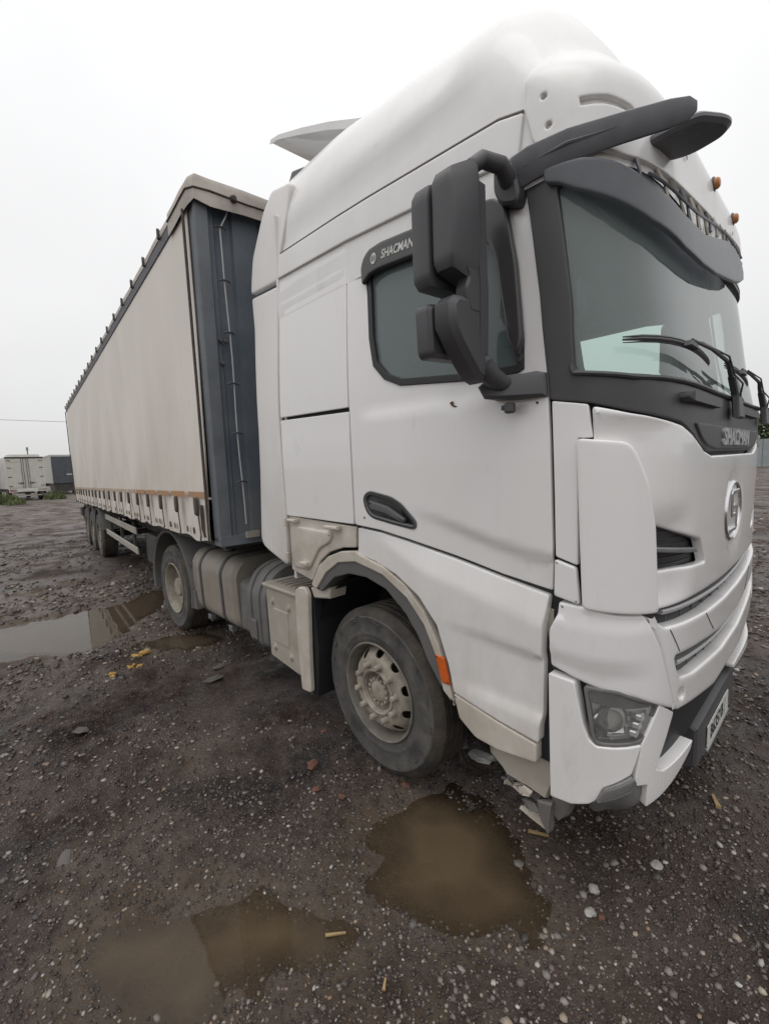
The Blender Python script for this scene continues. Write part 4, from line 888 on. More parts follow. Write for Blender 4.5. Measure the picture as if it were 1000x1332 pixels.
# wheel housing shell over the front wheel
V=[];F=[]
for i in range(19):
    a=math.radians(-8+ (196)*i/18); r=.66
    for y in (-1.16,-.62): V.append((-.02+r*math.cos(a)*.98,y,.58+r*math.sin(a)*.98))
for i in range(18): F.append((2*i,2*i+1,2*i+3,2*i+2))
mesh('wheel_housing',V,F,'dark',tractor); mesh('wheel_housing',[(x,-y,z) for x,y,z in V],F,'dark',tractor)
bb=MB(); bb.tube([(.25,-.95,1.02),(.15,-.85,1.10),(.0,-.8,1.12)],.03,8); bb.tube([(-.05,-.78,.7),(-.03,-.85,1.15)],.045,10); bb.build('suspension_strut','frame',tractor)
# mud flap panel behind the front wheel
bb=MB(); bb.prism(round_poly([(-.80,1.02),(-.74,1.06),(-.66,1.065),(-.63,1.02),(-.655,.60),(-.66,.29),(-.78,.275),(-.805,.62)],.02),0,'Y',-1.245,-1.205,.008); o=bb.build('wheel_flap','paint_dusty',tractor); o['label']='dusty white flap panel behind the front wheel'
bb=MB(); bb.prism([(-.70,1.05),(-.64,1.05),(-.60,.62),(-.64,.25),(-.70,.25)],0,'Y',-1.2,-.62,.006); bb.build('mud_guard_back','dark',tractor)
bb=MB(); bb.prism([(-.66,1.06),(-.42,1.10),(-.44,1.02),(-.62,.99)],0,'Y',-1.20,-1.05,.01); bb.build('flap_top','paint_dusty',tractor)
# battery box
bx=MB(); bx.prism(round_poly([(-1.32,.945),(-1.30,.37),(-.84,.33),(-.835,.96)],.03),0,'Y',-1.205,-.60,.014); bat=bx.build('battery_box','boxbeige',tractor); bat['label']='dusty beige battery box with four bolts'
bx=MB(); bx.box(-1.34,-.83,-1.225,-.58,.955,.985,.008); bx.build('box_lid','boxbeige',bat)
for k in range(6): 
    bx=MB(); bx.box(-1.25+.07*k,-1.235+.07*k,-1.15,-.8,.985,.995,.003); bx.build('tread_bar','boxbeige',bat)
for x,z in ((-1.21,.85),(-.97,.84),(-1.21,.47),(-.97,.45)):
    bx=MB(); bx.lathe([(.034,.001),(.030,-.006),(.020,-.004),(.018,-.016),(1e-4,-.018)],12,'Y',(x,-1.205,z)); bx.build('bolt','boxbeige',bat)
for x0,x1,z0,z1 in ((-1.16,-1.02,.52,.80),): 
    bx=MB(); bx.box(x0-.04,x1+.04,-1.212,-1.2,z0,z1,.005); bx.build('pressed_panel','boxbeige',bat)
# grey fluid tank
ad=MB(); prof=round_poly([(-.62,.40),(-1.20,.40),(-1.205,.86),(-1.12,1.02),(-.98,1.085),(-.62,1.085)],.06); ad.prism(prof,0,'X',-1.68,-1.35,.012); adt=ad.build('fluid_tank','tankgrey',tractor); adt['label']='grey plastic fluid tank with a black cap'
for x in (-1.60,-1.45):
    a2=MB(); a2.prism([(y*1.012-.004 if y<-.9 else y,z+.012 if z>.9 else z) for y,z in prof],0,'X',x-.02,x+.02,.006); a2.build('tank_rib','tankgrey',adt)
a2=MB(); a2.prism(round_poly([(-.70,.42),(-1.17,.42),(-1.17,.88),(-1.05,.93),(-.70,.93)],.05),0,'X',-1.90,-1.69,.02); a2.build('tank_side','tankgrey',adt)
a2=MB(); a2.cyl((-1.80,-1.02,.92),.045,.07,'Z',14,.01); a2.build('tank_cap','black',adt)
a2=MB(); a2.box(-1.62,-1.50,-1.222,-1.2,.45,.62,.006); a2.build('tank_badge','grey',adt)
a2=MB(); a2.tube([(-1.78,-.95,.96),(-1.6,-.85,1.12),(-1.3,-.75,1.10)],.03,8); a2.build('tank_pipe','black',adt)
# fuel tank
ft=MB(); prof=round_poly([(-.58,.40),(-1.10,.38),(-1.20,.46),(-1.215,.95),(-1.12,1.075),(-.58,1.09)],.07,4); ft.prism(prof,0,'X',-2.98,-1.93,.035); fto=ft.build('fuel_tank','tank',tractor); fto['label']='dusty grey fuel tank with two black straps'
for x in (-2.72,-2.20):
    a2=MB(); pp=offset_poly(ccw(prof),.010); a2.prism(pp,0,'X',x-.025,x+.025,.004); a2.build('tank_strap','black',fto)
    a2=MB(); a2.box(x-.03,x+.05,-1.16,-1.10,.33,.385,.006); a2.tube([(x,-1.13,.36),(x,-1.13,.30)],.010,6); a2.build('strap_bolt','steel',fto)
a2=MB(); a2.cyl((-2.45,-1.0,1.08),.055,.05,'Z',16,.01); a2.build('fuel_cap','black',fto)
# rear mudguard
V=[];F=[]; n=22
for i in range(n+1):
    a=math.radians(-9+198*i/n); 
    for r,y in ((.665,-1.235),(.69,-1.25),(.70,-1.235),(.70,-.62),(.665,-.62)): V.append((-WB+.0+r*math.cos(a),y,.535+r*math.sin(a)))
for i in range(n):
    for k in range(5): F.append((i*5+k,i*5+(k+1)%5,(i+1)*5+(k+1)%5,(i+1)*5+k))
F+=[tuple(range(5)),tuple(range(n*5,n*5+5))[::-1]]
mg=mesh('mudguard',V,F,'grey',tractor); mg['label']='grey mudguard over the rear drive wheel'; mesh('mudguard',[(x,-y,z) for x,y,z in V],F,'grey',tractor)
bb=MB(); bb.prism([(-2.90,.62),(-2.86,.42),(-3.02,.40),(-2.99,.62)],0,'Y',-1.235,-.75,.01); bb.build('mud_flap','grey',mg)
bb=MB(); bb.box(-3.06,-2.93,-1.22,-1.16,.86,.93,.01); bb.build('guard_bracket','black',mg)
# fifth wheel, deck and lines behind the cab
bb=MB(); bb.lathe([(1e-4,1.12),(.45,1.12),(.46,1.10),(.40,1.05),(.2,1.0)],28,'Z',(-WB+.45,0,0)); bb.build('fifth_wheel','frame',tractor)
bb=MB(); bb.box(-2.9,-.95,-.62,.62,.985,1.01); bb.build('catwalk','frame',tractor)
for k,c in enumerate(((-.3),( -.1),(.15))):
    bb=MB(); bb.tube([(-.9,c,1.9),(-1.1,c,1.5),(-1.3,c*1.3,1.45),(-1.55,c*1.5,2.0)],.014,6); bb.build('air_line','black',tractor)
bb=MB(); bb.box(-1.05,-.87,-.9,-.3,1.0,2.6,.04); bb.build('intake_stack','dark',tractor)
# ---------------------------------------------------------------- semi-trailer
TY=-0.0710; trailer=empty('semi_trailer',None,(-1.6042,-1.4341,0),TY); tag(trailer,'long beige curtain-sided semi-trailer coupled behind the white tractor unit','trailer')
LEN,WID,TOP=13.6,2.55,4.02
def zb(a): return 1.305-.0115*a
def curtain(y,sgn,name):
    rnd=np.random.RandomState(5); V=[];F=[]; na=170; zs=[0,.03,.07,.12,.18,.24,.30,.36,.45,.6,.8,1.05,1.3,1.6,1.9,2.2,2.45,2.68]
    def wav(a,h):
        ph=((a-.34)/.66)%1.; d=0
        pull=math.exp(-((min(ph,1-ph))/.12)**2)
        low=sstep(.42,.10,h)
        d+=low*(.022*(1-pull)*(.6+.4*math.sin(a*5.1))-.012*pull)
        d+=.015*math.sin(a*2.3+h*1.7+.8*math.sin(a*.9))*sstep(0,.5,h)*sstep(2.7,1.5,h)+.006*math.sin(a*6.1-h*2.3)*sstep(2.7,2.,h)+.008*math.sin(a*3.7+h*4.)*sstep(1.2,.3,h)
        return d
    ins=[];
    for side in (0,1):
        for i in range(na+1):
            a=.115+(LEN-.2)*i/na
            for h in zs:
                hh=h
                zz=zb(a)+h*(TOP-.09-zb(a))/2.68
                if h==0: zz+=.018*math.sin(a*2*math.pi/.66+.6)*.6+.010*math.sin(a*7.7)
                V.append((-a,y-sgn*(wav(a,h)-(.006 if side else 0)),zz))
    m=len(zs); S=(na+1)*m
    for i in range(na):
        for k in range(m-1):
            q=(i*m+k,(i+1)*m+k,(i+1)*m+k+1,i*m+k+1); F.append(q); F.append(tuple(x+S for x in q[::-1]))
        F.append((i*m,i*m+S,(i+1)*m+S,(i+1)*m)); 
    bb=MB(); bb.add(V,F); return bb.build(name,'curtain',trailer,sharp=70)
cur=curtain(-.012,1,'side_curtain'); cur['label']='beige side curtain with a row of strap buckles'
curtain(WID+.012,-1,'side_curtain')
for i in range(20):
    a=.335+.66*i; z0=zb(a)+.03
    st=empty('strap',trailer,(-a,-.045,z0))
    bb=MB(); bb.prism([(.0,.0),(.026,.0),(-.012,.22),(-.040,.22)],0,'Y',-.006,.0,.001); bb.build('strap_webbing','strap',st)
    bb=MB(); bb.prism(round_poly([(-.055,.20),(-.002,.19),(.012,.26),(.004,.33),(-.012,.355),(-.05,.35),(-.062,.30)],.01),0,'Y',-.028,.0,.005); bb.build('buckle','strap',st)
    bb=MB(); bb.tube([(.012,-.004,.02),(.018,-.012,-.03),(.008,-.004,-.05)],.007,5); bb.build('strap_hook','frame',st)
for i in range(18):
    for k in (0,1):
        a=.335+.66*i+.22+.2*k; z0=zb(a)+.075
        bb=MB(); bb.lathe([(.026,0),(.026,-.003),(1e-4,-.003)],10,'Y',(-a,-.040,z0)); bb.xf(lambda p:(p[0]*1.0,p[1],z0+(p[2]-z0)*1.25)); bb.build('eyelet','strap',trailer)
for i in range(21):
    a0=.12+.628*i
    if a0+.53>LEN: break
    bb=MB(); zt=zb(a0)+.385
    V=[];F=[]
    for j in range(6):
        a=a0+.525*j/5
        for zz in (zb(a)+.378,zb(a)+.430): V.append((-a,-.033-.004*math.sin(a*9)-.008,zz))
    for j in range(5): F.append((2*j,2*j+2,2*j+3,2*j+1))
    bb.add(V,F); o=bb.build('reflective_tape','tape' if i<5 else 'tapepale',trailer,fixn=False)
# front wall: corner posts and folded sheets
prof=[(.10,-.0),(.16,.0),(.175,-.03),(.30,-.03),(.315,.0),(.52,.0),(.535,-.03),(.80,-.03),(.815,0),(1.27,0)]
prof=prof+[(WID-b_,x_) for b_,x_ in prof[::-1][1:]]
V=[];F=[]
for b_,x_ in prof:
    for zz in (1.325,4.06): V.append((x_-.05,b_,zz))
for i in range(len(prof)-1): F.append((2*i,2*i+2,2*i+3,2*i+1))
nb=len(V)
for b_,x_ in prof:
    for zz in (1.325,4.06): V.append((-.12,b_,zz))
for i in range(len(prof)-1): F.append((nb+2*i+1,nb+2*i+3,nb+2*i+2,nb+2*i))
o=mesh('front_wall',V,F,'wall',trailer,sharp=20); o['label']='dark blue-grey ribbed front wall'
for y0,y1 in ((0.,.115),(WID-.115,WID)):
    bb=MB(); bb.box(-.13,.0,y0,y1,1.30,3.99,.012); bb.build('corner_post','post',trailer)
bb=MB(); bb.box(-.13,.012,.0,WID,1.28,1.36,.008); bb.build('front_sill','post',trailer)
bb=MB(); bb.box(.012,.03,.215,.34,1.33,1.385,.005); bb.build('marker_lamp','alu',trailer)
# cable with clips
pts=[(-.035,.30,4.03),(-.005,.255,3.92),(.0,.195,3.80)]+[(.002,.200+.030*(3.8-z)/2.5+.006*math.sin(z*5),z) for z in [3.6,3.4,3.2,3.0,2.8,2.6,2.4,2.2,2.0,1.8,1.6,1.45]]
bb=MB(); bb.tube(pts,.006,6); bb.build('cable','cable',trailer)
for z in (3.80,3.40,3.0,2.6,2.2,1.8):
    b0=.195+.03*(3.8-z)/2.5
    bb=MB(); bb.tube([(.004,b0-.045,z),(.012,b0-.02,z+.012),(.014,b0+.02,z+.012),(.004,b0+.045,z)],.007,6); bb.build('cable_clip','black',trailer)
for b_,z in ((.145,2.95),(.185,2.95),(.15,2.77)):
    bb=MB(); bb.lathe([(1e-4,.014),(.012,.014),(.02,.004),(.02,0)],10,'X',(-.03,b_,z)); bb.build('wall_stud','grey',trailer)
# roof: top rail, tarpaulin, hooks, front cap
bb=MB(); bb.box(-LEN+.02,-.42,-.022,.03,3.93,4.035,.006); bb.box(-LEN+.02,-.42,WID-.03,WID+.022,3.93,4.035,.006); o=bb.build('top_rail','frame',trailer); o.data.materials[0]=mat('rail_grey',(.07,.068,.08),.6)
V=[];F=[]; na=60; prof=[(-.026,4.03),(-.028,4.075),(-.01,4.115),(.08,4.135),(.6,4.155),(1.275,4.165),(1.95,4.155),(2.47,4.135),(2.56,4.115),(2.578,4.075),(2.576,4.03)]
for i in range(na+1):
    a=.35+(LEN-.35)*i/na
    for b_,z in prof: V.append((-a,b_,z+.012*math.sin(a*2*math.pi/.66)*sstep(.0,.3,min(b_,WID-b_))+(.006*math.sin(a*7))))
m=len(prof)
for i in range(na):
    for k in range(m-1): F.append((i*m+k,i*m+k+1,(i+1)*m+k+1,(i+1)*m+k))
F+=[tuple(range(m))[::-1],tuple(range(na*m,na*m+m))]
bb=MB(); bb.add(V,F); o=bb.build('roof_tarpaulin','capcloth',trailer); 
for i in range(20):
    a=.90+.66*i; bb=MB(); bb.prism([(-a-.018,4.02),(-a+.018,4.02),(-a+.014,4.085),(-a-.008,4.115),(-a-.018,4.10)],0,'Y',-.048,-.02,.005); bb.build('roof_hook','frame',trailer)
V=[];F=[]
ring=[]   # cap: from the side round the corner and across the front
path=[(-.58,-.035),(-.40,-.035),(-.2,-.038),(-.03,-.036),(.035,.0),(.045,.12),(.04,.4),(.045,.8),(.04,1.27),(.045,1.75),(.04,2.15),(.045,2.43),(.035,WID),(-.03,WID+.036),(-.3,WID+.036),(-.58,WID+.035)]
for i,(x,y) in enumerate(path):
    cx,cy=-.25,min(max(y,.25),WID-.25)
    zl=3.915 if i<4 else 3.935+.012*math.sin(i*2.1)
    inn=(x+(cx-x)*.18,y+(cy-y)*.25)
    for (px_,py_,z) in ((x,y,zl),(x*1.0,y,4.02),(x-.003,y,4.035),(x,y,4.09),(x+(inn[0]-x)*.35,y+(inn[1]-y)*.35,4.135),(cx,cy,4.165)): V.append((px_,py_,z+.006*math.sin(i*3.3)))
for i in range(len(path)-1):
    for k in range(5): F.append((i*6+k,(i+1)*6+k,(i+1)*6+k+1,i*6+k+1))
bb=MB(); bb.add(V,F); o=bb.build('roof_cap','capcloth',trailer,fixn=False); o['label']='wrinkled beige tarpaulin cap over the front roof edge'
seam=[(x+(.004 if i>3 else 0),y-(.004 if i<4 else 0),4.03+.004*math.sin(i*3)) for i,(x,y) in enumerate(path)]
bb=MB(); bb.tube(seam,.007,5); bb.build('cap_rope','strap',trailer)
for y in (.30,.62,1.1,1.6,2.1):
    bb=MB(); bb.lathe([(1e-4,.03),(.02,.03),(.026,.015),(.03,0)],8,'X',(.045,y,4.03)); bb.build('rope_hook','frame',trailer)
# underside
bb=MB(); bb.box(-LEN+.03,-.15,.10,WID-.10,1.10,1.14); bb.xf(lambda p:(p[0],p[1],p[2]+.13+.0115*p[0])); bb.build('load_floor','frame',trailer)
for y in (.75,1.72):
    bb=MB(); bb.prism([(-.2,1.22),(-.2,1.12),(-3.2,1.05),(-4.2,.72),(-LEN+.1,.72),(-LEN+.1,1.08)],0,'Y',y,y+.08); bb.build('chassis_beam','frame',trailer)
AX=[8.42,9.73,11.04]
twheel=make_wheel('trailer'); place(twheel,trailer,-AX[0],.155)
for i,a in enumerate(AX):
    if i: place(copy_tree(twheel),trailer,-a,.155)
    place(copy_tree(twheel),trailer,-a,WID-.155,.52,math.pi)
    bb=MB(); bb.tube([(-a,.2,.52),(-a,WID-.2,.52)],.07,10); bb.build('trailer_axle','frame',trailer)
    V=[];F=[]
    for j in range(15):
        an=math.radians(15+150*j/14)
        for r,y in ((.60,.0),(.615,.0),(.615,.36),(.60,.36)): V.append((-a+r*math.cos(an),y,.54+r*math.sin(an)))
    for j in range(14):
        for k in range(4): F.append((j*4+k,j*4+(k+1)%4,(j+1)*4+(k+1)%4,(j+1)*4+k))
    mesh('trailer_mudguard',V,F,'grey',trailer)
for z0,z1 in ((.985,1.095),(.66,.77)):
    bb=MB(); bb.box(-7.68,-4.20,.07,.10,z0-.03,z1-.03,.008); o=bb.build('side_guard_rail','alu',trailer); o['label']='dusty aluminium side guard rail'
    bb=MB(); bb.box(-7.68,-4.20,WID-.10,WID-.07,z0-.03,z1-.03,.008); bb.build('side_guard_rail','alu',trailer)
for a in (4.6,5.9,7.2):
    bb=MB(); bb.box(-a-.03,-a+.03,.10,.14,.62,1.12); bb.build('guard_post','frame',trailer)
for y in (.5,WID-.5):
    bb=MB(); bb.box(-2.75,-2.62,y-.07,y+.07,.35,1.08); bb.box(-2.83,-2.54,y-.12,y+.12,.31,.35); bb.build('landing_leg','frame',trailer)
bb=MB(); bb.box(-3.9,-3.2,.15,.75,.55,1.0,.03); bb.build('tool_box','frame',trailer)
bb=MB(); bb.box(-LEN+.05,-LEN+.17,.1,WID-.1,.48,.62,.01); bb.build('rear_bumper','alu',trailer)
for y in (.35,WID-.35):
    bb=MB(); bb.box(-LEN+.05,-LEN+.25,y-.05,y+.05,.5,1.1); bb.build('bumper_stay','frame',trailer)
bb=MB(); bb.box(-12.7,-12.2,.0,.4,.72,.98,.02); bb.build('tail_box','frame',trailer)
bb=MB(); bb.box(-LEN,-LEN+.06,0,WID,1.10,4.05); bb.build('rear_doors','alu',trailer)
for a in (.13,LEN-.1):
    bb=MB(); bb.tube([(-a,-.04,1.32),(-a+.01,-.042,2.6),(-a,-.04,3.93)],.012,6); bb.build('tension_tube','strap',trailer)
bb=MB(); bb.tube([(-.24,-.05,1.62),(-.22,-.06,1.5),(-.235,-.055,1.42),(-.20,-.05,1.35)],.012,6); bb.tube([(-.20,-.05,1.62),(-.19,-.055,1.40)],.006,5); bb.build('ratchet','strap',trailer)
# ---------------------------------------------------------------- ground
def vnoise(x,y,s,seed):
    x=np.asarray(x,float)*s; y=np.asarray(y,float)*s; xi=np.floor(x).astype(np.int64); yi=np.floor(y).astype(np.int64); fx=x-xi; fy=y-yi
    def h(a,b):
        n=(a*374761393+b*668265263+seed*1274126177)&0x7fffffff; n=((n^(n>>13))*1274126177)&0x7fffffff; return ((n^(n>>16))&0xffff)/65535.
    u=fx*fx*(3-2*fx); v=fy*fy*(3-2*fy)
    return (h(xi,yi)*(1-u)+h(xi+1,yi)*u)*(1-v)+(h(xi,yi+1)*(1-u)+h(xi+1,yi+1)*u)*v-.5
PUD=[[(-6.4,-3.5),(-5.58,-2.79),(-5.51,-2.5),(-5.42,-2.24),(-5.52,-2.06),(-5.52,-1.86),(-5.4,-1.6),(-5.5,-1.38),(-5.9,-.93),(-5.65,-.62),(-4.81,-1.04),(-4.39,-1.47),(-4.01,-1.8),(-3.77,-1.97),(-3.68,-2.1),(-4.09,-2.64),(-4.26,-2.84),(-4.87,-3.6),(-5.6,-4.0)],
 [(-3.62,-1.66),(-3.56,-1.36),(-3.09,-.9),(-2.86,-.88),(-2.82,-1.12),(-3.02,-1.47),(-3.3,-1.69)],
 [(-.15,-2.65),(-.06,-2.48),(.03,-2.36),(.09,-2.27),(.19,-2.15),(.36,-2.04),(.51,-1.92),(.63,-1.88),(.64,-2.0),(.56,-2.15),(.44,-2.27),(.40,-2.37),(.45,-2.45),(.44,-2.54),(.33,-2.64),(.15,-2.72),(-.02,-2.74)],
 [(.24,-1.50),(.30,-1.18),(.50,-1.06),(.74,-1.08),(.93,-1.14),(1.09,-1.26),(1.11,-1.38),(1.02,-1.50),(.86,-1.62),(.66,-1.70),(.50,-1.70),(.34,-1.63)]]
def sdist(x,y,poly):
    """positive inside"""
    p=np.array(poly); n=len(p); d=np.full(x.shape,1e9); ins=np.zeros(x.shape,bool)
    for i in range(n):
        a=p[i-1]; b=p[i]; e_=b-a; wx=x-a[0]; wy=y-a[1]; t=np.clip((wx*e_[0]+wy*e_[1])/(e_@e_),0,1)
        d=np.minimum(d,(wx-t*e_[0])**2+(wy-t*e_[1])**2)
        c=((a[1]>y)!=(b[1]>y)); 
        with np.errstate(divide='ignore',invalid='ignore'): xx=(b[0]-a[0])*(y-a[1])/(b[1]-a[1])+a[0]
        ins^=(c&(x<xx))
    return np.where(ins,1,-1)*np.sqrt(d)
def ss(a,b,x): t=np.clip((x-a)/(b-a),0,1); return t*t*(3-2*t)
WL=-.010
MUD=[(.35,-2.3,.85),(.85,-1.8,.65),(-.45,-2.5,.55),(.9,-1.45,.45),(-1.0,-1.9,.35),(-6.,-1.4,2.2)]
def ground_z(x,y,full=False):
    x=np.asarray(x,float); y=np.asarray(y,float)
    lump=ss(-.12,.16,vnoise(x,y,.8,41))
    z=.034*vnoise(x,y,.75,1)+.030*vnoise(x,y,1.9,2)+(.016+.030*lump)*vnoise(x,y,4.6,3)+(.010+.022*lump)*vnoise(x,y,10.5,4)+.010*vnoise(x,y,24,5)
    z=z+.012
    wet=np.zeros(x.shape); wob=.10*vnoise(x,y,3.,8)+.06*vnoise(x,y,9.,9)
    for i,p in enumerate(PUD):
        d=sdist(x,y,p)+wob*(1.3 if i==0 else .9)
        z=z*(1-.66*ss(-.35,.05,d))
        z=z-.036*(ss(-.16,.24,d) if i<2 else ss(-.22,.26,d)); dmax=d if i==0 else np.maximum(dmax,d)+.010*ss(-.5,-.20,d)*(1-ss(-.20,.0,d))
        wet=np.maximum(wet,(ss(-.65,.0,d)+1.2*ss(-.22,.02,d))*(1. if i>=2 else .6))
    z=np.where(dmax<-.12,np.maximum(z,WL+.004+.02*np.clip(-dmax-.12,0,.3)*.5),z)
    for cx,cy,cr in MUD: wet=np.maximum(wet,.95*ss(1.15,.35,np.hypot(x-cx,(y-cy))/cr+.5*vnoise(x,y,2.2,51)))
    r=np.hypot(x,y); z=z*np.clip(1-(r-60)/60,0,1)
    z=z+.18*ss(-22,-40,x)*ss(14,4,np.abs(y+1))*np.clip(1-(r-60)/40,0,1)
    # keep tyres' tracks from swallowing the wheels
    return (z,wet) if full else z
def axis_lines(segs):
    out=[]
    for a,b,h in segs: out+=list(np.arange(a,b,h))
    return np.array(out)
def grow(a,h,g,lim):
    o=[]; x=a
    while abs(x)<lim: h*=g; x+=h if a>0 else -h; o.append(x)
    return o
gx=np.array(sorted(grow(-10,.14,1.13,700)+list(axis_lines([(-10,-3.2,.11),(-3.2,2.7,.032),(2.7,6,.12)]))+[6]+grow(6,.15,1.15,700)))
gy=np.array(sorted(grow(-5,.14,1.15,700)+list(axis_lines([(-5,-3.1,.10),(-3.1,.4,.032),(.4,4,.12)]))+[4]+grow(4,.15,1.15,700)))
X,Y=np.meshgrid(gx,gy,indexing='ij'); Z,WET=ground_z(X,Y,True)
nx,ny=X.shape; V=np.stack([X,Y,Z],-1).reshape(-1,3)
idx=np.arange(nx*ny).reshape(nx,ny); F=np.stack([idx[:-1,:-1],idx[1:,:-1],idx[1:,1:],idx[:-1,1:]],-1).reshape(-1,4)
me=bpy.data.meshes.new('ground'); me.from_pydata(V.tolist(),[],F.tolist()); me.polygons.foreach_set('use_smooth',[True]*len(me.polygons))
at=me.attributes.new('mud','FLOAT','POINT'); at.data.foreach_set('value',WET.reshape(-1).astype(np.float32))
def ground_mat():
    m=bpy.data.materials.new('wet_gravel_ground'); m.use_nodes=True; t=m.node_tree; L=t.links.new; b=t.nodes['Principled BSDF']
    co=N('ShaderNodeTexCoord',t); P=co.outputs['Object']
    def noise(s,d=6,r=.6):
        n=N('ShaderNodeTexNoise',t); n.inputs['Scale'].default_value=s; n.inputs['Detail'].default_value=d; n.inputs['Roughness'].default_value=r; L(P,n.inputs['Vector']); return n.outputs['Fac']
    def rng(src,a,c,o0=0.,o1=1.):
        n=N('ShaderNodeMapRange',t); n.inputs[1].default_value=a; n.inputs[2].default_value=c; n.inputs[3].default_value=o0; n.inputs[4].default_value=o1; L(src,n.inputs[0]); return n.outputs[0]
    def mixc(f,a,c,bt='MIX'):
        n=N('ShaderNodeMix',t,data_type='RGBA',blend_type=bt)
        if isinstance(f,float): n.inputs['Factor'].default_value=f
        else: L(f,n.inputs['Factor'])
        for s_,v_ in ((6,a),(7,c)):
            if isinstance(v_,tuple): n.inputs[s_].default_value=(*v_,1)
            else: L(v_,n.inputs[s_])
        return n.outputs[2]
    def math_(op,a,c):
        n=N('ShaderNodeMath',t,operation=op)
        for s_,v_ in ((0,a),(1,c)):
            if isinstance(v_,(int,float)): n.inputs[s_].default_value=v_
            else: L(v_,n.inputs[s_])
        return n.outputs[0]
    c=mixc(rng(noise(.9,7,.65),.42,.58),(.0165,.0118,.0118),(.078,.053,.0425))
    c=mixc(rng(noise(4.,8,.7),.45,.70),c,(.108,.076,.061))
    c=mixc(rng(noise(22.,6,.7),.52,.75),c,(.135,.102,.083))
    vo=N('ShaderNodeTexVoronoi',t); vo.inputs['Scale'].default_value=95; L(P,vo.inputs['Vector'])
    cr=N('ShaderNodeSeparateColor',t); L(vo.outputs['Color'],cr.inputs[0])
    stone=math_('MULTIPLY',rng(cr.outputs[0],.78,.86),rng(vo.outputs['Distance'],.5,.30))
    c=mixc(math_('MULTIPLY',stone,.8),c,mixc(cr.outputs[1],(.12,.10,.088),(.30,.275,.25)))
    v2=N('ShaderNodeTexVoronoi',t); v2.inputs['Scale'].default_value=33; L(P,v2.inputs['Vector'])
    c2=N('ShaderNodeSeparateColor',t); L(v2.outputs['Color'],c2.inputs[0])
    st2=math_('MULTIPLY',rng(c2.outputs[0],.90,.95),rng(v2.outputs['Distance'],.45,.25))
    c=mixc(math_('MULTIPLY',st2,.6),c,mixc(c2.outputs[1],(.09,.075,.065),(.20,.18,.16)))
    # silt round the puddles
    a=N('ShaderNodeAttribute',t,attribute_name='mud'); mud=math_('MINIMUM',math_('MULTIPLY',a.outputs['Fac'],rng(noise(6.,8,.65),.28,.56,.0,1.)),1.)
    c=mixc(math_('MULTIPLY',mud,.85),c,mixc(rng(noise(9.,7,.7),.40,.62),(.115,.085,.062),(.155,.120,.092)))
    # farther yard: drier dirt in drifts, grazing wet sheen painted into the lighter colour
    geo=N('ShaderNodeNewGeometry',t); ln=N('ShaderNodeVectorMath',t,operation='LENGTH'); L(geo.outputs['Position'],ln.inputs[0])
    far=rng(ln.outputs['Value'],5.,22.)
    dry_sheen=math_('MULTIPLY',far,rng(noise(.35,8,.7),.36,.60))
    c=mixc(dry_sheen,c,(.135,.108,.088))
    L(c,b.inputs['Base Color'])
    ro=rng(noise(1.3,7,.65),.40,.62,.20,.66); ro2=math_('MAXIMUM',math_('SUBTRACT',ro,math_('MULTIPLY',mud,.10)),.20); L(math_('ADD',ro2,math_('MULTIPLY',far,.25)),b.inputs['Roughness'])
    L(rng(noise(1.3,7,.65),.47,.58,.60,.12),b.inputs['Specular IOR Level'])
    h=math_('ADD',math_('MULTIPLY',noise(55,8,.75),1.0),math_('MULTIPLY',noise(11,6,.7),1.4))
    h=math_('ADD',h,math_('MULTIPLY',rng(vo.outputs['Distance'],.0,.6,.55,0),math_('SUBTRACT',1.,mud)))
    bp=N('ShaderNodeBump',t); bp.inputs['Distance'].default_value=.026; bp.inputs['Strength'].default_value=1.; L(h,bp.inputs['Height']); L(bp.outputs[0],b.inputs['Normal'])
    return m
me.materials.append(ground_mat()); g=link('ground',me); g['kind']='structure'
# puddle water: the silt clouds it more where it is deeper
def water_mat(name,silt,k):
    m=bpy.data.materials.new(name); m.use_nodes=True; t=m.node_tree; t.nodes.clear(); L=t.links.new
    o=N('ShaderNodeOutputMaterial',t); tr=N('ShaderNodeBsdfTransparent',t); gl=N('ShaderNodeBsdfGlossy',t); df=N('ShaderNodeBsdfDiffuse',t); fr=N('ShaderNodeFresnel',t); fr.inputs[0].default_value=1.333
    tr.inputs[0].default_value=(.97,.93,.86,1); gl.inputs['Roughness'].default_value=.03
    n=N('ShaderNodeTexNoise',t); n.inputs['Scale'].default_value=4.; n.inputs['Detail'].default_value=5; co=N('ShaderNodeTexCoord',t); L(co.outputs['Object'],n.inputs['Vector'])
    cm=N('ShaderNodeMix',t,data_type='RGBA'); cm.inputs[6].default_value=(*silt,1); cm.inputs[7].default_value=(*[c*.72 for c in silt],1); L(n.outputs['Fac'],cm.inputs['Factor']); L(cm.outputs[2],df.inputs[0])
    bp=N('ShaderNodeBump',t); bp.inputs['Strength'].default_value=.03; bp.inputs['Distance'].default_value=.02; L(n.outputs['Fac'],bp.inputs['Height']); L(bp.outputs[0],gl.inputs['Normal'])
    at=N('ShaderNodeAttribute',t,attribute_name='depth'); mr=N('ShaderNodeMapRange',t); mr.inputs[2].default_value=k; mr.inputs[4].default_value=.82; L(at.outputs['Fac'],mr.inputs[0])
    a=N('ShaderNodeMixShader',t); b=N('ShaderNodeMixShader',t); L(mr.outputs[0],a.inputs[0])
    L(tr.outputs[0],a.inputs[1]); L(df.outputs[0],a.inputs[2]); L(fr.outputs[0],b.inputs[0]); L(a.outputs[0],b.inputs[1]); L(gl.outputs[0],b.inputs[2]); L(b.outputs[0],o.inputs[0]); return m
WM=[water_mat('puddle_water',(.100,.076,.052),.018),water_mat('brown_puddle_water',(.135,.098,.060),.022)]
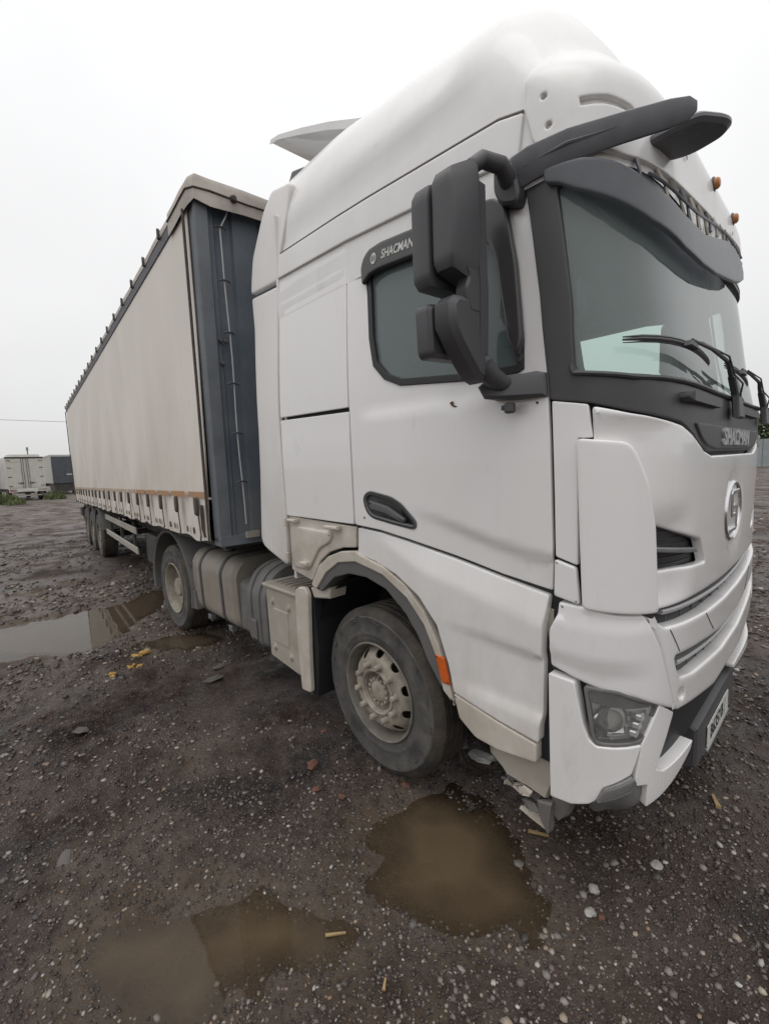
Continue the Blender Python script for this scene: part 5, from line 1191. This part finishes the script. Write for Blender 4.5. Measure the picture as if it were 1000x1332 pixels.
for i,p in enumerate(PUD):
    q=np.array(p); h=.05 if i>=1 else .10; e_=.45
    wx=np.arange(q[:,0].min()-e_,q[:,0].max()+e_,h); wy=np.arange(q[:,1].min()-e_,q[:,1].max()+e_,h); A,B=np.meshgrid(wx,wy,indexing='ij'); G=ground_z(A,B); dep=WL-G; sd=sdist(A,B,p)
    own=np.ones(A.shape,bool)
    for k_,p2 in enumerate(PUD):
        if k_!=i: own&=sd>=sdist(A,B,p2)
    keep=(dep>-.012)&(sd>-.40)&own; id_={}; V=[];F=[];D=[]
    for a in range(len(wx)-1):
        for b in range(len(wy)-1):
            if keep[a:a+2,b:b+2].any() and own[a:a+2,b:b+2].all():
                f=[]
                for k_ in ((a,b),(a+1,b),(a+1,b+1),(a,b+1)):
                    if k_ not in id_: id_[k_]=len(V); V.append((float(wx[k_[0]]),float(wy[k_[1]]),WL)); D.append(max(0.,float(dep[k_])))
                    f.append(id_[k_])
                F.append(f)
    m_=bpy.data.meshes.new('puddle'); m_.from_pydata(V,[],F); at=m_.attributes.new('depth','FLOAT','POINT'); at.data.foreach_set('value',D); m_.materials.append(WM[0 if i<2 else 1]); o=link('puddle',m_); o['kind']='structure'
# ---------------------------------------------------------------- gravel
def icoverts():
    bm=bmesh.new(); bmesh.ops.create_icosphere(bm,subdivisions=1,radius=1.); v=np.array([tuple(x.co) for x in bm.verts]); f=np.array([[x.index for x in q.verts] for q in bm.faces]); bm.free(); return v,f
IV,IF=icoverts()
def stones(name,pos,size,ramp,seed,flat=.55,sink=.35):
    rs=np.random.RandomState(seed); n=len(pos)
    ax=rs.uniform(.65,1.35,(n,1,3)); ax[:,:,2]*=flat
    jit=1+rs.uniform(-.22,.22,(n,len(IV),1))
    v=IV[None]*jit*ax*size[:,None,None]
    a=rs.uniform(0,6.283,n); ti=rs.normal(0,.22,n); c,s=np.cos(ti)[:,None],np.sin(ti)[:,None]
    x,y,z=v[...,0],v[...,1],v[...,2]; y,z=y*c-z*s,y*s+z*c; c,s=np.cos(a)[:,None],np.sin(a)[:,None]; x,y=x*c-y*s,x*s+y*c
    v=np.stack([x,y,z],-1)+pos[:,None,:]; v[...,2]+=(size*flat*(1-2*sink)*.6)[:,None]
    f=(IF[None]+(np.arange(n)*len(IV))[:,None,None]).reshape(-1,3)
    me=bpy.data.meshes.new(name); me.vertices.add(n*len(IV)); me.vertices.foreach_set('co',v.reshape(-1)); 
    me.loops.add(f.size); me.loops.foreach_set('vertex_index',f.reshape(-1).astype(np.int32)); me.polygons.add(len(f)); me.polygons.foreach_set('loop_start',np.arange(0,f.size,3,dtype=np.int32))
    me.update(calc_edges=True); me.validate()
    m=bpy.data.materials.new(name); m.use_nodes=True; t=m.node_tree; b=t.nodes['Principled BSDF']; ge=N('ShaderNodeNewGeometry',t); cr=N('ShaderNodeValToRGB',t)
    e=cr.color_ramp.elements; e[0].position=0; e[0].color=(*ramp[0][1],1); e[1].position=1; e[1].color=(*ramp[-1][1],1)
    for p,c_ in ramp[1:-1]: k=e.new(p); k.color=(*c_,1)
    t.links.new(ge.outputs['Random Per Island'],cr.inputs['Fac']); t.links.new(cr.outputs[0],b.inputs['Base Color']); b.inputs['Roughness'].default_value=.55
    me.materials.append(m); o=link(name,me); o['kind']='stuff'; return o
def scatter(n,rmin,rmax,seed,pw=1.,clump=True):
    """loose stones thinning out with distance from the near corner of the truck yard"""
    rs=np.random.RandomState(seed); r=np.exp(rs.uniform(math.log(rmin),math.log(rmax),n)); th=rs.uniform(math.radians(40),math.radians(215),n)
    x=1.93+r*np.cos(th); y=-2.86+r*np.sin(th)
    d=np.maximum.reduce([sdist(x,y,p) for p in PUD]); keep=d<.0+.06*rs.rand(n)
    if clump: keep&=(1.5*vnoise(x,y,.9,31)+.9*vnoise(x,y,3.1,32)+.10+.25*ss(.8,1.6,x))>rs.uniform(-.45,.45,n)
    x,y,r=x[keep],y[keep],r[keep]; return np.stack([x,y,ground_z(x,y)],-1),r
GREY=[(0,(.022,.0165,.0155)),(.50,(.048,.036,.031)),(.76,(.095,.075,.064)),(.89,(.17,.145,.125)),(.95,(.25,.22,.19)),(.975,(.20,.12,.07)),(1,(.38,.36,.34))]
PALE=[(0,(.050,.041,.036)),(.40,(.085,.072,.063)),(.70,(.15,.13,.115)),(.88,(.24,.22,.20)),(.95,(.22,.15,.09)),(1,(.36,.35,.34))]
rs=np.random.RandomState(4)
p,r=scatter(60000,1.1,16,11); stones('fine_gravel',p,rs.uniform(.003,.0105,len(p))*np.clip(r/2.2,.8,4.),GREY,1)
p,r=scatter(26000,1.2,30,12); stones('gravel',p,(.003+.011*rs.rand(len(p))**3.)*np.clip(r/2.4,.8,4.),PALE,2)
p,r=scatter(1500,1.6,40,13); stones('cobble_gravel',p,(.010+.018*rs.rand(len(p))**2)*np.clip(r/3.,.8,3.),[(0,(.045,.04,.037)),(.5,(.10,.088,.08)),(.85,(.20,.18,.16)),(1,(.34,.32,.30))],3,flat=.42)
rs=np.random.RandomState(9); n=900; x=rs.uniform(.9,2.6,n); y=rs.uniform(-2.3,1.6,n); k=np.maximum.reduce([sdist(x,y,p) for p in PUD])<-.05; x,y=x[k],y[k]
stones('coarse_gravel',np.stack([x,y,ground_z(x,y)],-1),.006+.013*rs.rand(len(x))**2.,[(0,(.06,.05,.045)),(.4,(.12,.10,.088)),(.75,(.22,.195,.175)),(.9,(.30,.24,.17)),(1,(.42,.41,.39))],8,flat=.5)
# ---------------------------------------------------------------- litter in the yard
def shard(name,x,y,size,m,label,cat,seed,flat=.4,elong=1.6,rz=None,group=None):
    rnd=random.Random(seed); bm=bmesh.new(); bmesh.ops.create_icosphere(bm,subdivisions=2,radius=size)
    for v in bm.verts:
        k=1+rnd.uniform(-.25,.25); v.co=Vector((v.co.x*elong*k,v.co.y*k,v.co.z*flat*k))
    me=bpy.data.meshes.new(name); bm.to_mesh(me); bm.free(); o=link(name,me,None,m); o.location=(x,y,float(ground_z(x,y))+size*flat*.5); o.rotation_euler=(rnd.uniform(-.2,.2),rnd.uniform(-.2,.2),rnd.uniform(0,3) if rz is None else rz); tag(o,label,cat,group); return o
M['foam']=mat('yellow_foam',(.42,.26,.07),.8,col2=(.30,.17,.05),vscale=30); M['brick']=mat('red_brick',(.16,.065,.042),.85,col2=(.085,.045,.035),vscale=25); M['wood']=mat('pale_wood',(.33,.23,.11),.8,var=.3,vscale=30); M['stonepale']=mat('pale_stone',(.36,.34,.31),.7,var=.3,vscale=40); M['shardwhite']=mat('white_shard',(.6,.58,.54),.5,var=.35,vscale=20); M['stonedark']=mat('grey_slab',(.10,.088,.08),.7,var=.3,vscale=12)
def foam(x,y,s,seed,label):
    rnd=random.Random(seed); root=empty('foam_scrap',None,(x,y,float(ground_z(x,y)))); tag(root,label,'foam scrap','yellow foam scraps')
    for k in range(6):
        bm=bmesh.new(); bmesh.ops.create_icosphere(bm,subdivisions=2,radius=s*rnd.uniform(.35,.7))
        for v in bm.verts: v.co*=1+rnd.uniform(-.3,.3); v.co.z*=.6
        me=bpy.data.meshes.new('crumb'); bm.to_mesh(me); bm.free(); o=link('crumb',me,root,'foam'); o.location=(rnd.uniform(-1.4,1.4)*s,rnd.uniform(-1.4,1.4)*s,s*.25)
foam(-3.08,-1.74,.06,1,'larger yellow foam scrap beside the small puddle near the rear wheel'); foam(-2.82,-1.90,.04,2,'small middle yellow foam scrap of the three on the gravel'); foam(-2.71,-2.08,.045,3,'yellow foam scrap farthest from the truck on open gravel')
for i,(x,y,s,l) in enumerate(((-.57,-1.21,.022,'small red brick chip on the dark gravel left of the front tyre'),(-.33,-1.47,.032,'long reddish brick piece lying left of the front tyre'),(-.16,-1.56,.024,'reddish brick chip between the long brick piece and the front tyre'),(.01,-1.50,.020,'red brick chip at the edge of the brown puddle by the front tyre'),(.20,-1.17,.022,'red brick chip touching the foot of the front tyre'))):
    shard('brick_chip',x,y,s,'brick',l,'brick chip',20+i,.45,1.9 if i==1 else 1.2,group='brick chips by the front tyre')
def stick(x,y,l,rz,label,r=.006):
    bb=MB(); bb.prism([(-l/2,-r),(l/2,-r*.5),(l/2*.96,r*.7),(-l/2,r)],0,'Z',0,r*1.3,.001); o=bb.build('wood_splinter','wood',None); o.location=(x,y,float(ground_z(x,y))+.008); o.rotation_euler=(0.05,.06,rz); tag(o,label,'splinter','wood splinters'); return o
stick(.57,-1.965,.085,.95,'pale wood splinter at the right end of the foreground puddle'); stick(.86,-1.96,.04,2.2,'tiny wood splinter near the bottom edge of the yard'); stick(1.51,-.14,.10,2.0,'pale wood splinter on the gravel in front of the bumper',.012); stick(.93,-.96,.10,.5,'brown splinter under the torn bumper corner',.008)
shard('plastic_shard',.39,-.67,.05,'shardwhite','broken white plastic shard on the dark ground behind the front tyre','plastic shard',40,.35,1.5)
for i,(x,y,s,l) in enumerate(((1.24,-1.06,.022,'pale tan stone right of the brown puddle'),(1.27,-1.17,.020,'grey-white stone next to the orange pebble'),(1.40,-.76,.022,'round white pebble on the gravel in front of the bumper'))):
    shard('stone',x,y,s,'stonepale',l,'stone',50+i,.55,1.2)
shard('stone',1.31,-1.16,.013,'brick','small orange pebble right of the brown puddle','stone',54,.6,1.1)
for i,(x,y,s,l) in enumerate(((-1.95,-1.45,.06,'flat grey stone slab halfway between the puddle and the battery box'),(-2.2,-1.28,.05,'flat grey slab close under the fuel tank'),(-1.9,-2.45,.045,'flat grey slab on the open gravel at left'),(-.62,-2.72,.035,'long pale slab at the left edge of the picture'))):
    shard('stone_slab',x,y,s,'stonedark',l,'stone slab',60+i,.22,1.9)
# ---------------------------------------------------------------- background vehicles
def gz(x,y): return float(ground_z(x,y))
M['farwhite']=mat('far_white',(.62,.60,.56),.5,var=.15,vscale=2,dust=.3,dz=(2.,.5)); M['fardoor']=mat('far_door',(.55,.525,.48),.55,var=.15,vscale=3); M['farblue']=mat('far_blue',(.06,.06,.12),.5,var=.3,vscale=2); M['red']=mat('red_lens',(.4,.03,.03),.4); M['wallfar']=mat('far_grey_wall',(.075,.085,.10),.5,var=.3,vscale=3); M['cream']=mat('far_cream',(.47,.46,.42),.6,var=.15,vscale=2)
def simple_wheel(parent,x,y,z,r=.45,w_=.28):
    bb=MB(); bb.lathe([(r*.55,-w_/2),(r*.9,-w_/2),(r,-w_/2+.04),(r,w_/2-.04),(r*.9,w_/2),(r*.55,w_/2)],24,'Y',(x,y,z)); wh=bb.build('wheel','rubber',parent)
    bb=MB(); bb.lathe([(r*.56,-w_/2+.02),(r*.3,-w_/2+.06),(1e-4,-w_/2+.05)],20,'Y',(x,y,z)); bb.build('rim','rim',wh)
bt=empty('box_truck',None,(-42.,.22,gz(-42,.2)),math.radians(4)); tag(bt,'white box truck parked far left, seen from behind','truck')
W2,Hb,Ht=1.16,.92,3.36
bb=MB(); bb.box(-6.0,0,-W2,W2,Hb,Ht,.02); bb.build('cargo_box','farwhite',bt)
for sg in (-1,1):
    bb=MB(); bb.box(.005,.04,sg*.05,sg*(W2-.07),Hb+.10,Ht-.12,.01); d=bb.build('rear_door','fardoor',bt)
    for y in (.10,.22): bb=MB(); bb.tube([(.06,sg*y,Hb+.06),(.06,sg*y,Ht-.10)],.014,6); bb.build('lock_bar','frame',d)
    for z in (1.15,1.85,2.55,3.1): bb=MB(); bb.box(.04,.06,sg*(W2-.07),sg*(W2-.30),z-.025,z+.025); bb.build('hinge','frame',d)
    bb=MB(); bb.box(.05,.09,sg*.16,sg*.52,1.36,1.41); bb.box(.05,.08,sg*.30,sg*.34,1.28,1.44); bb.build('handle','frame',d)
    bb=MB(); bb.box(.0,.05,sg*(W2-.08),sg*(W2-.52),.74,.88,.01); bb.build('tail_light','red',bt)
    bb=MB(); bb.box(-.05,.03,sg*(W2-.035),sg*W2*1.01,Hb-.0,Ht+.0); bb.build('corner_profile','frame',bt) if False else None
bb=MB(); V=[]
for k in range(9): 
    a=math.radians(215+110*k/8); bb.box(.041,.046,-.66+.34*math.cos(a)-.03,-.66+.34*math.cos(a)+.03,3.10+.16*math.sin(a),3.16+.16*math.sin(a))
bb.build('faded_lettering','tapepale',bt)
bb=MB(); bb.box(-.02,.05,-W2-.01,W2+.01,Ht-.10,Ht+.02,.01); bb.build('roof_edge','frame',bt)
bb=MB(); bb.box(-1.2,-.2,-W2+.2,W2-.15,Ht,Ht+.20,.04); bb.build('roof_unit','farwhite',bt)
bb=MB(); bb.box(-.1,.05,-W2+.05,W2-.05,.68,.92); bb.build('rear_sill','farwhite',bt)
bb=MB(); bb.box(.05,.07,-.30,.30,.74,.85); bb.build('plate','white',bt)
bb=MB(); bb.box(-.2,-.05,-.9,.9,.35,.45); bb.build('underrun_bar','alu',bt)
bb=MB(); bb.box(-6.0,-.2,-.45,.45,.55,.9); bb.build('chassis','frame',bt)
bb=MB(); bb.prism([(-7.9,.6),(-6.1,.6),(-6.1,2.6),(-7.3,2.6),(-7.9,1.7)],0,'Y',-1.05,1.05,.05); bb.build('cab','farwhite',bt)
for x in (-1.4,-7.0):
    simple_wheel(bt,x,-.98,.45); simple_wheel(bt,x,.98,.45)
# trailer with a dark front wall
ft_=empty('parked_semi_trailer',None,(-53.0,2.98,gz(-53,3)),math.radians(1)); tag(ft_,'parked trailer with dark grey front wall and pale sides far behind','trailer')
bb=MB(); bb.box(-13.6,-.06,0,2.55,1.12,3.95,.02); bb.build('side_curtain','cream',ft_)
bb=MB(); bb.box(-.05,.0,.10,2.48,1.12,3.80,.01); bb.build('front_wall','wallfar',ft_)
for y in (0,2.48): bb=MB(); bb.box(-.06,.03,y,y+.08,1.1,3.85); bb.build('corner_post','cream',ft_)
bb=MB(); bb.box(-13.6,.04,-.02,2.57,3.80,3.98,.02); bb.build('roof','cream',ft_)
bb=MB(); bb.box(.0,.02,1.25,2.2,1.95,2.05); bb.build('wall_sticker','white',ft_)
bb=MB(); bb.box(-13.5,-.3,.5,2.0,.75,1.1); bb.build('chassis','frame',ft_)
for y in (.5,2.05): bb=MB(); bb.box(-2.7,-2.5,y-.08,y+.08,0.0,1.0); bb.build('landing_leg','frame',ft_)
bb=MB(); bb.box(-3.0,-.1,.15,2.4,.30,1.08); bb.build('side_panel','frame',ft_)
for a in (8.4,9.7,11.0): simple_wheel(ft_,-a,.2,.5,.5); simple_wheel(ft_,-a,2.35,.5,.5)
# dark blue lorry cut by the left edge
bl_=empty('blue_lorry',None,(-46,-3.6,gz(-46,-3.6)),math.radians(3)); tag(bl_,'dark blue lorry body cut by the left picture edge','truck')
bb=MB(); bb.prism([(-7,.8),(0,.8),(0,2.2),(-.3,3.2),(-7,3.2)],0,'Y',-1.2,1.2,.04); bb.build('body','farblue',bl_)
bb=MB(); bb.box(.0,.03,-1.0,1.0,1.0,1.9,.01); bb.build('tailgate','farblue',bl_)
for x in (-1.2,-5.5): simple_wheel(bl_,x,-1.0,.5,.5); simple_wheel(bl_,x,1.0,.5,.5)
# pole and wire
po=empty('utility_pole',None,(-96,4.6,0)); tag(po,'thin grey pole rising behind the white box truck','pole')
bb=MB(); bb.tube([(0,0,0),(0,0,6.8)],[.12,.09],8); bb.build('mast','steel',po); bb=MB(); bb.box(-.1,.1,-.16,.16,6.7,7.3,.05); bb.build('lamp_head','steel',po)
M['wire_mat']=mat('wire_grey',(.25,.25,.25),.6)  # plain mid grey for the overhead wire
bb=MB(); bb.tube([(-70,-40+5*i,9.2+.0035*((i-9)**2)*5) for i in range(19)],.028,5); o=bb.build('overhead_wire','wire_mat',None); tag(o,'single overhead wire crossing the sky at far left','wire')
# weeds by the box truck
def leafmat(name,c1,c2):
    m=bpy.data.materials.new(name); m.use_nodes=True; t=m.node_tree; b=t.nodes['Principled BSDF']; ge=N('ShaderNodeNewGeometry',t); cr=N('ShaderNodeValToRGB',t); e=cr.color_ramp.elements; e[0].color=(*c1,1); e[1].color=(*c2,1)
    t.links.new(ge.outputs['Random Per Island'],cr.inputs['Fac']); t.links.new(cr.outputs[0],b.inputs['Base Color']); b.inputs['Roughness'].default_value=.7; return m
M['weed']=leafmat('weed_leaves',(.05,.075,.025),(.12,.14,.05)); M['leaf']=leafmat('tree_leaves',(.035,.055,.02),(.09,.115,.045)); M['bark']=mat('bark',(.06,.05,.04),.9,var=.4)
def weeds(x,y,rx,ry,h,n,seed,label):
    rnd=random.Random(seed); V=[];F=[]
    for k in range(n):
        a=rnd.uniform(0,6.28); q=math.sqrt(rnd.random()); bx,by=rx*q*math.cos(a),ry*q*math.sin(a); hh=h*rnd.uniform(.4,1.)*(1-.5*q); an=rnd.uniform(0,6.28); w_=rnd.uniform(.02,.05); lx,ly=rnd.uniform(-.35,.35)*hh,rnd.uniform(-.35,.35)*hh
        z0=0; i=len(V); dx,dy=w_*math.cos(an),w_*math.sin(an)
        V+=[(bx-dx,by-dy,z0),(bx+dx,by+dy,z0),(bx+lx*.5+dx*1.3,by+ly*.5+dy*1.3,hh*.6),(bx+lx*.5-dx*1.3,by+ly*.5-dy*1.3,hh*.6),(bx+lx,by+ly,hh)]; F+=[(i,i+1,i+2,i+3),(i+3,i+2,i+4)]
    o=mesh('weed_clump',V,F,'weed',None,smooth=False); o.location=(x,y,gz(x,y)-.02); tag(o,label,'weeds','weeds round the parked box truck')
weeds(-39,-1.9,1.5,1.3,1.25,420,1,'tall green weeds at the left rear corner of the box truck'); weeds(-37.5,-.9,1.6,.6,.75,300,2,'low green weeds right behind the box truck'); weeds(-42,1.9,1.6,.7,1.0,260,3,'green weeds between the box truck and the parked trailer'); weeds(-40,-4.2,2.0,1.6,1.2,320,4,'green weeds at the picture edge left of the box truck')
# fence and trees on the right
fn_=empty('sheet_fence',None,(-30,60,0)); tag(fn_,'long pale grey sheet metal fence at the far side of the yard','fence'); M['sheet']=mat('grey_sheet',(.30,.33,.34),.6,var=.2,vscale=1.)
for i in range(26):
    bb=MB(); bb.box(i*2.5+.02,i*2.5+2.48,-.03,.03,.1,3.1); bb.build('sheet','sheet',fn_)
    bb=MB(); bb.box(i*2.5-.05,i*2.5+.05,.03,.12,0,3.1); bb.build('post','frame',fn_)
def tree(x,y,h,cr_,seed,label):
    rnd=random.Random(seed); root=empty('tree',None,(x,y,0)); tag(root,label,'tree','trees behind the sheet fence')
    bb=MB(); bb.tube([(0,0,0),(.1,.05,h*.3),(-.05,.1,h*.6),(0,0,h*.85)],[.22,.17,.11,.04],8)
    for k in range(6):
        a=rnd.uniform(0,6.28); z=h*rnd.uniform(.3,.6); bb.tube([(0,0,z),(cr_*.4*math.cos(a),cr_*.4*math.sin(a),z+h*.12),(cr_*.8*math.cos(a),cr_*.8*math.sin(a),z+h*.2)],[.08,.05,.02],5)
    bb.build('trunk','bark',root)
    V=[];F=[]; cl=[(rnd.uniform(-.75,.75)*cr_,rnd.uniform(-.75,.75)*cr_,h*rnd.uniform(.25,.9),cr_*rnd.uniform(.28,.5)) for _ in range(20)]
    for k in range(4200 if abs(x+5)<9 else 1800):
        c=rnd.choice(cl); u=Vector((rnd.gauss(0,1),rnd.gauss(0,1),rnd.gauss(0,1))).normalized()*c[3]*rnd.uniform(.6,1.05); p=Vector(c[:3])+u; s_=rnd.uniform(.14,.34)
        a=Vector((rnd.uniform(-1,1),rnd.uniform(-1,1),rnd.uniform(-1,1))).normalized(); b_=a.orthogonal().normalized(); i=len(V)
        V+=[tuple(p-a*s_),tuple(p+b_*s_*.6),tuple(p+a*s_),tuple(p-b_*s_*.6)]; F.append((i,i+1,i+2,i+3))
    mesh('crown',V,F,'leaf',root,smooth=False)
trs=[(-26,70,7.2,2.8),(-20,73,6.4,2.6),(-14.5,69,6.8,2.7),(-9.5,72,7.4,3.0),(-5,67,6.2,2.6),(.5,70,7.0,2.9),(5.5,74,6.6,2.7),(11,70,7.3,2.9),(17,72,6.5,2.6),(24,70,7.2,2.9)]
nm=['first','second','third','fourth','fifth','sixth','seventh','eighth','ninth','tenth']
for i,(x,y,h,c) in enumerate(trs): tree(x,y,h,c,70+i,'leafy green tree behind the sheet fence, %s from the left'%nm[i])
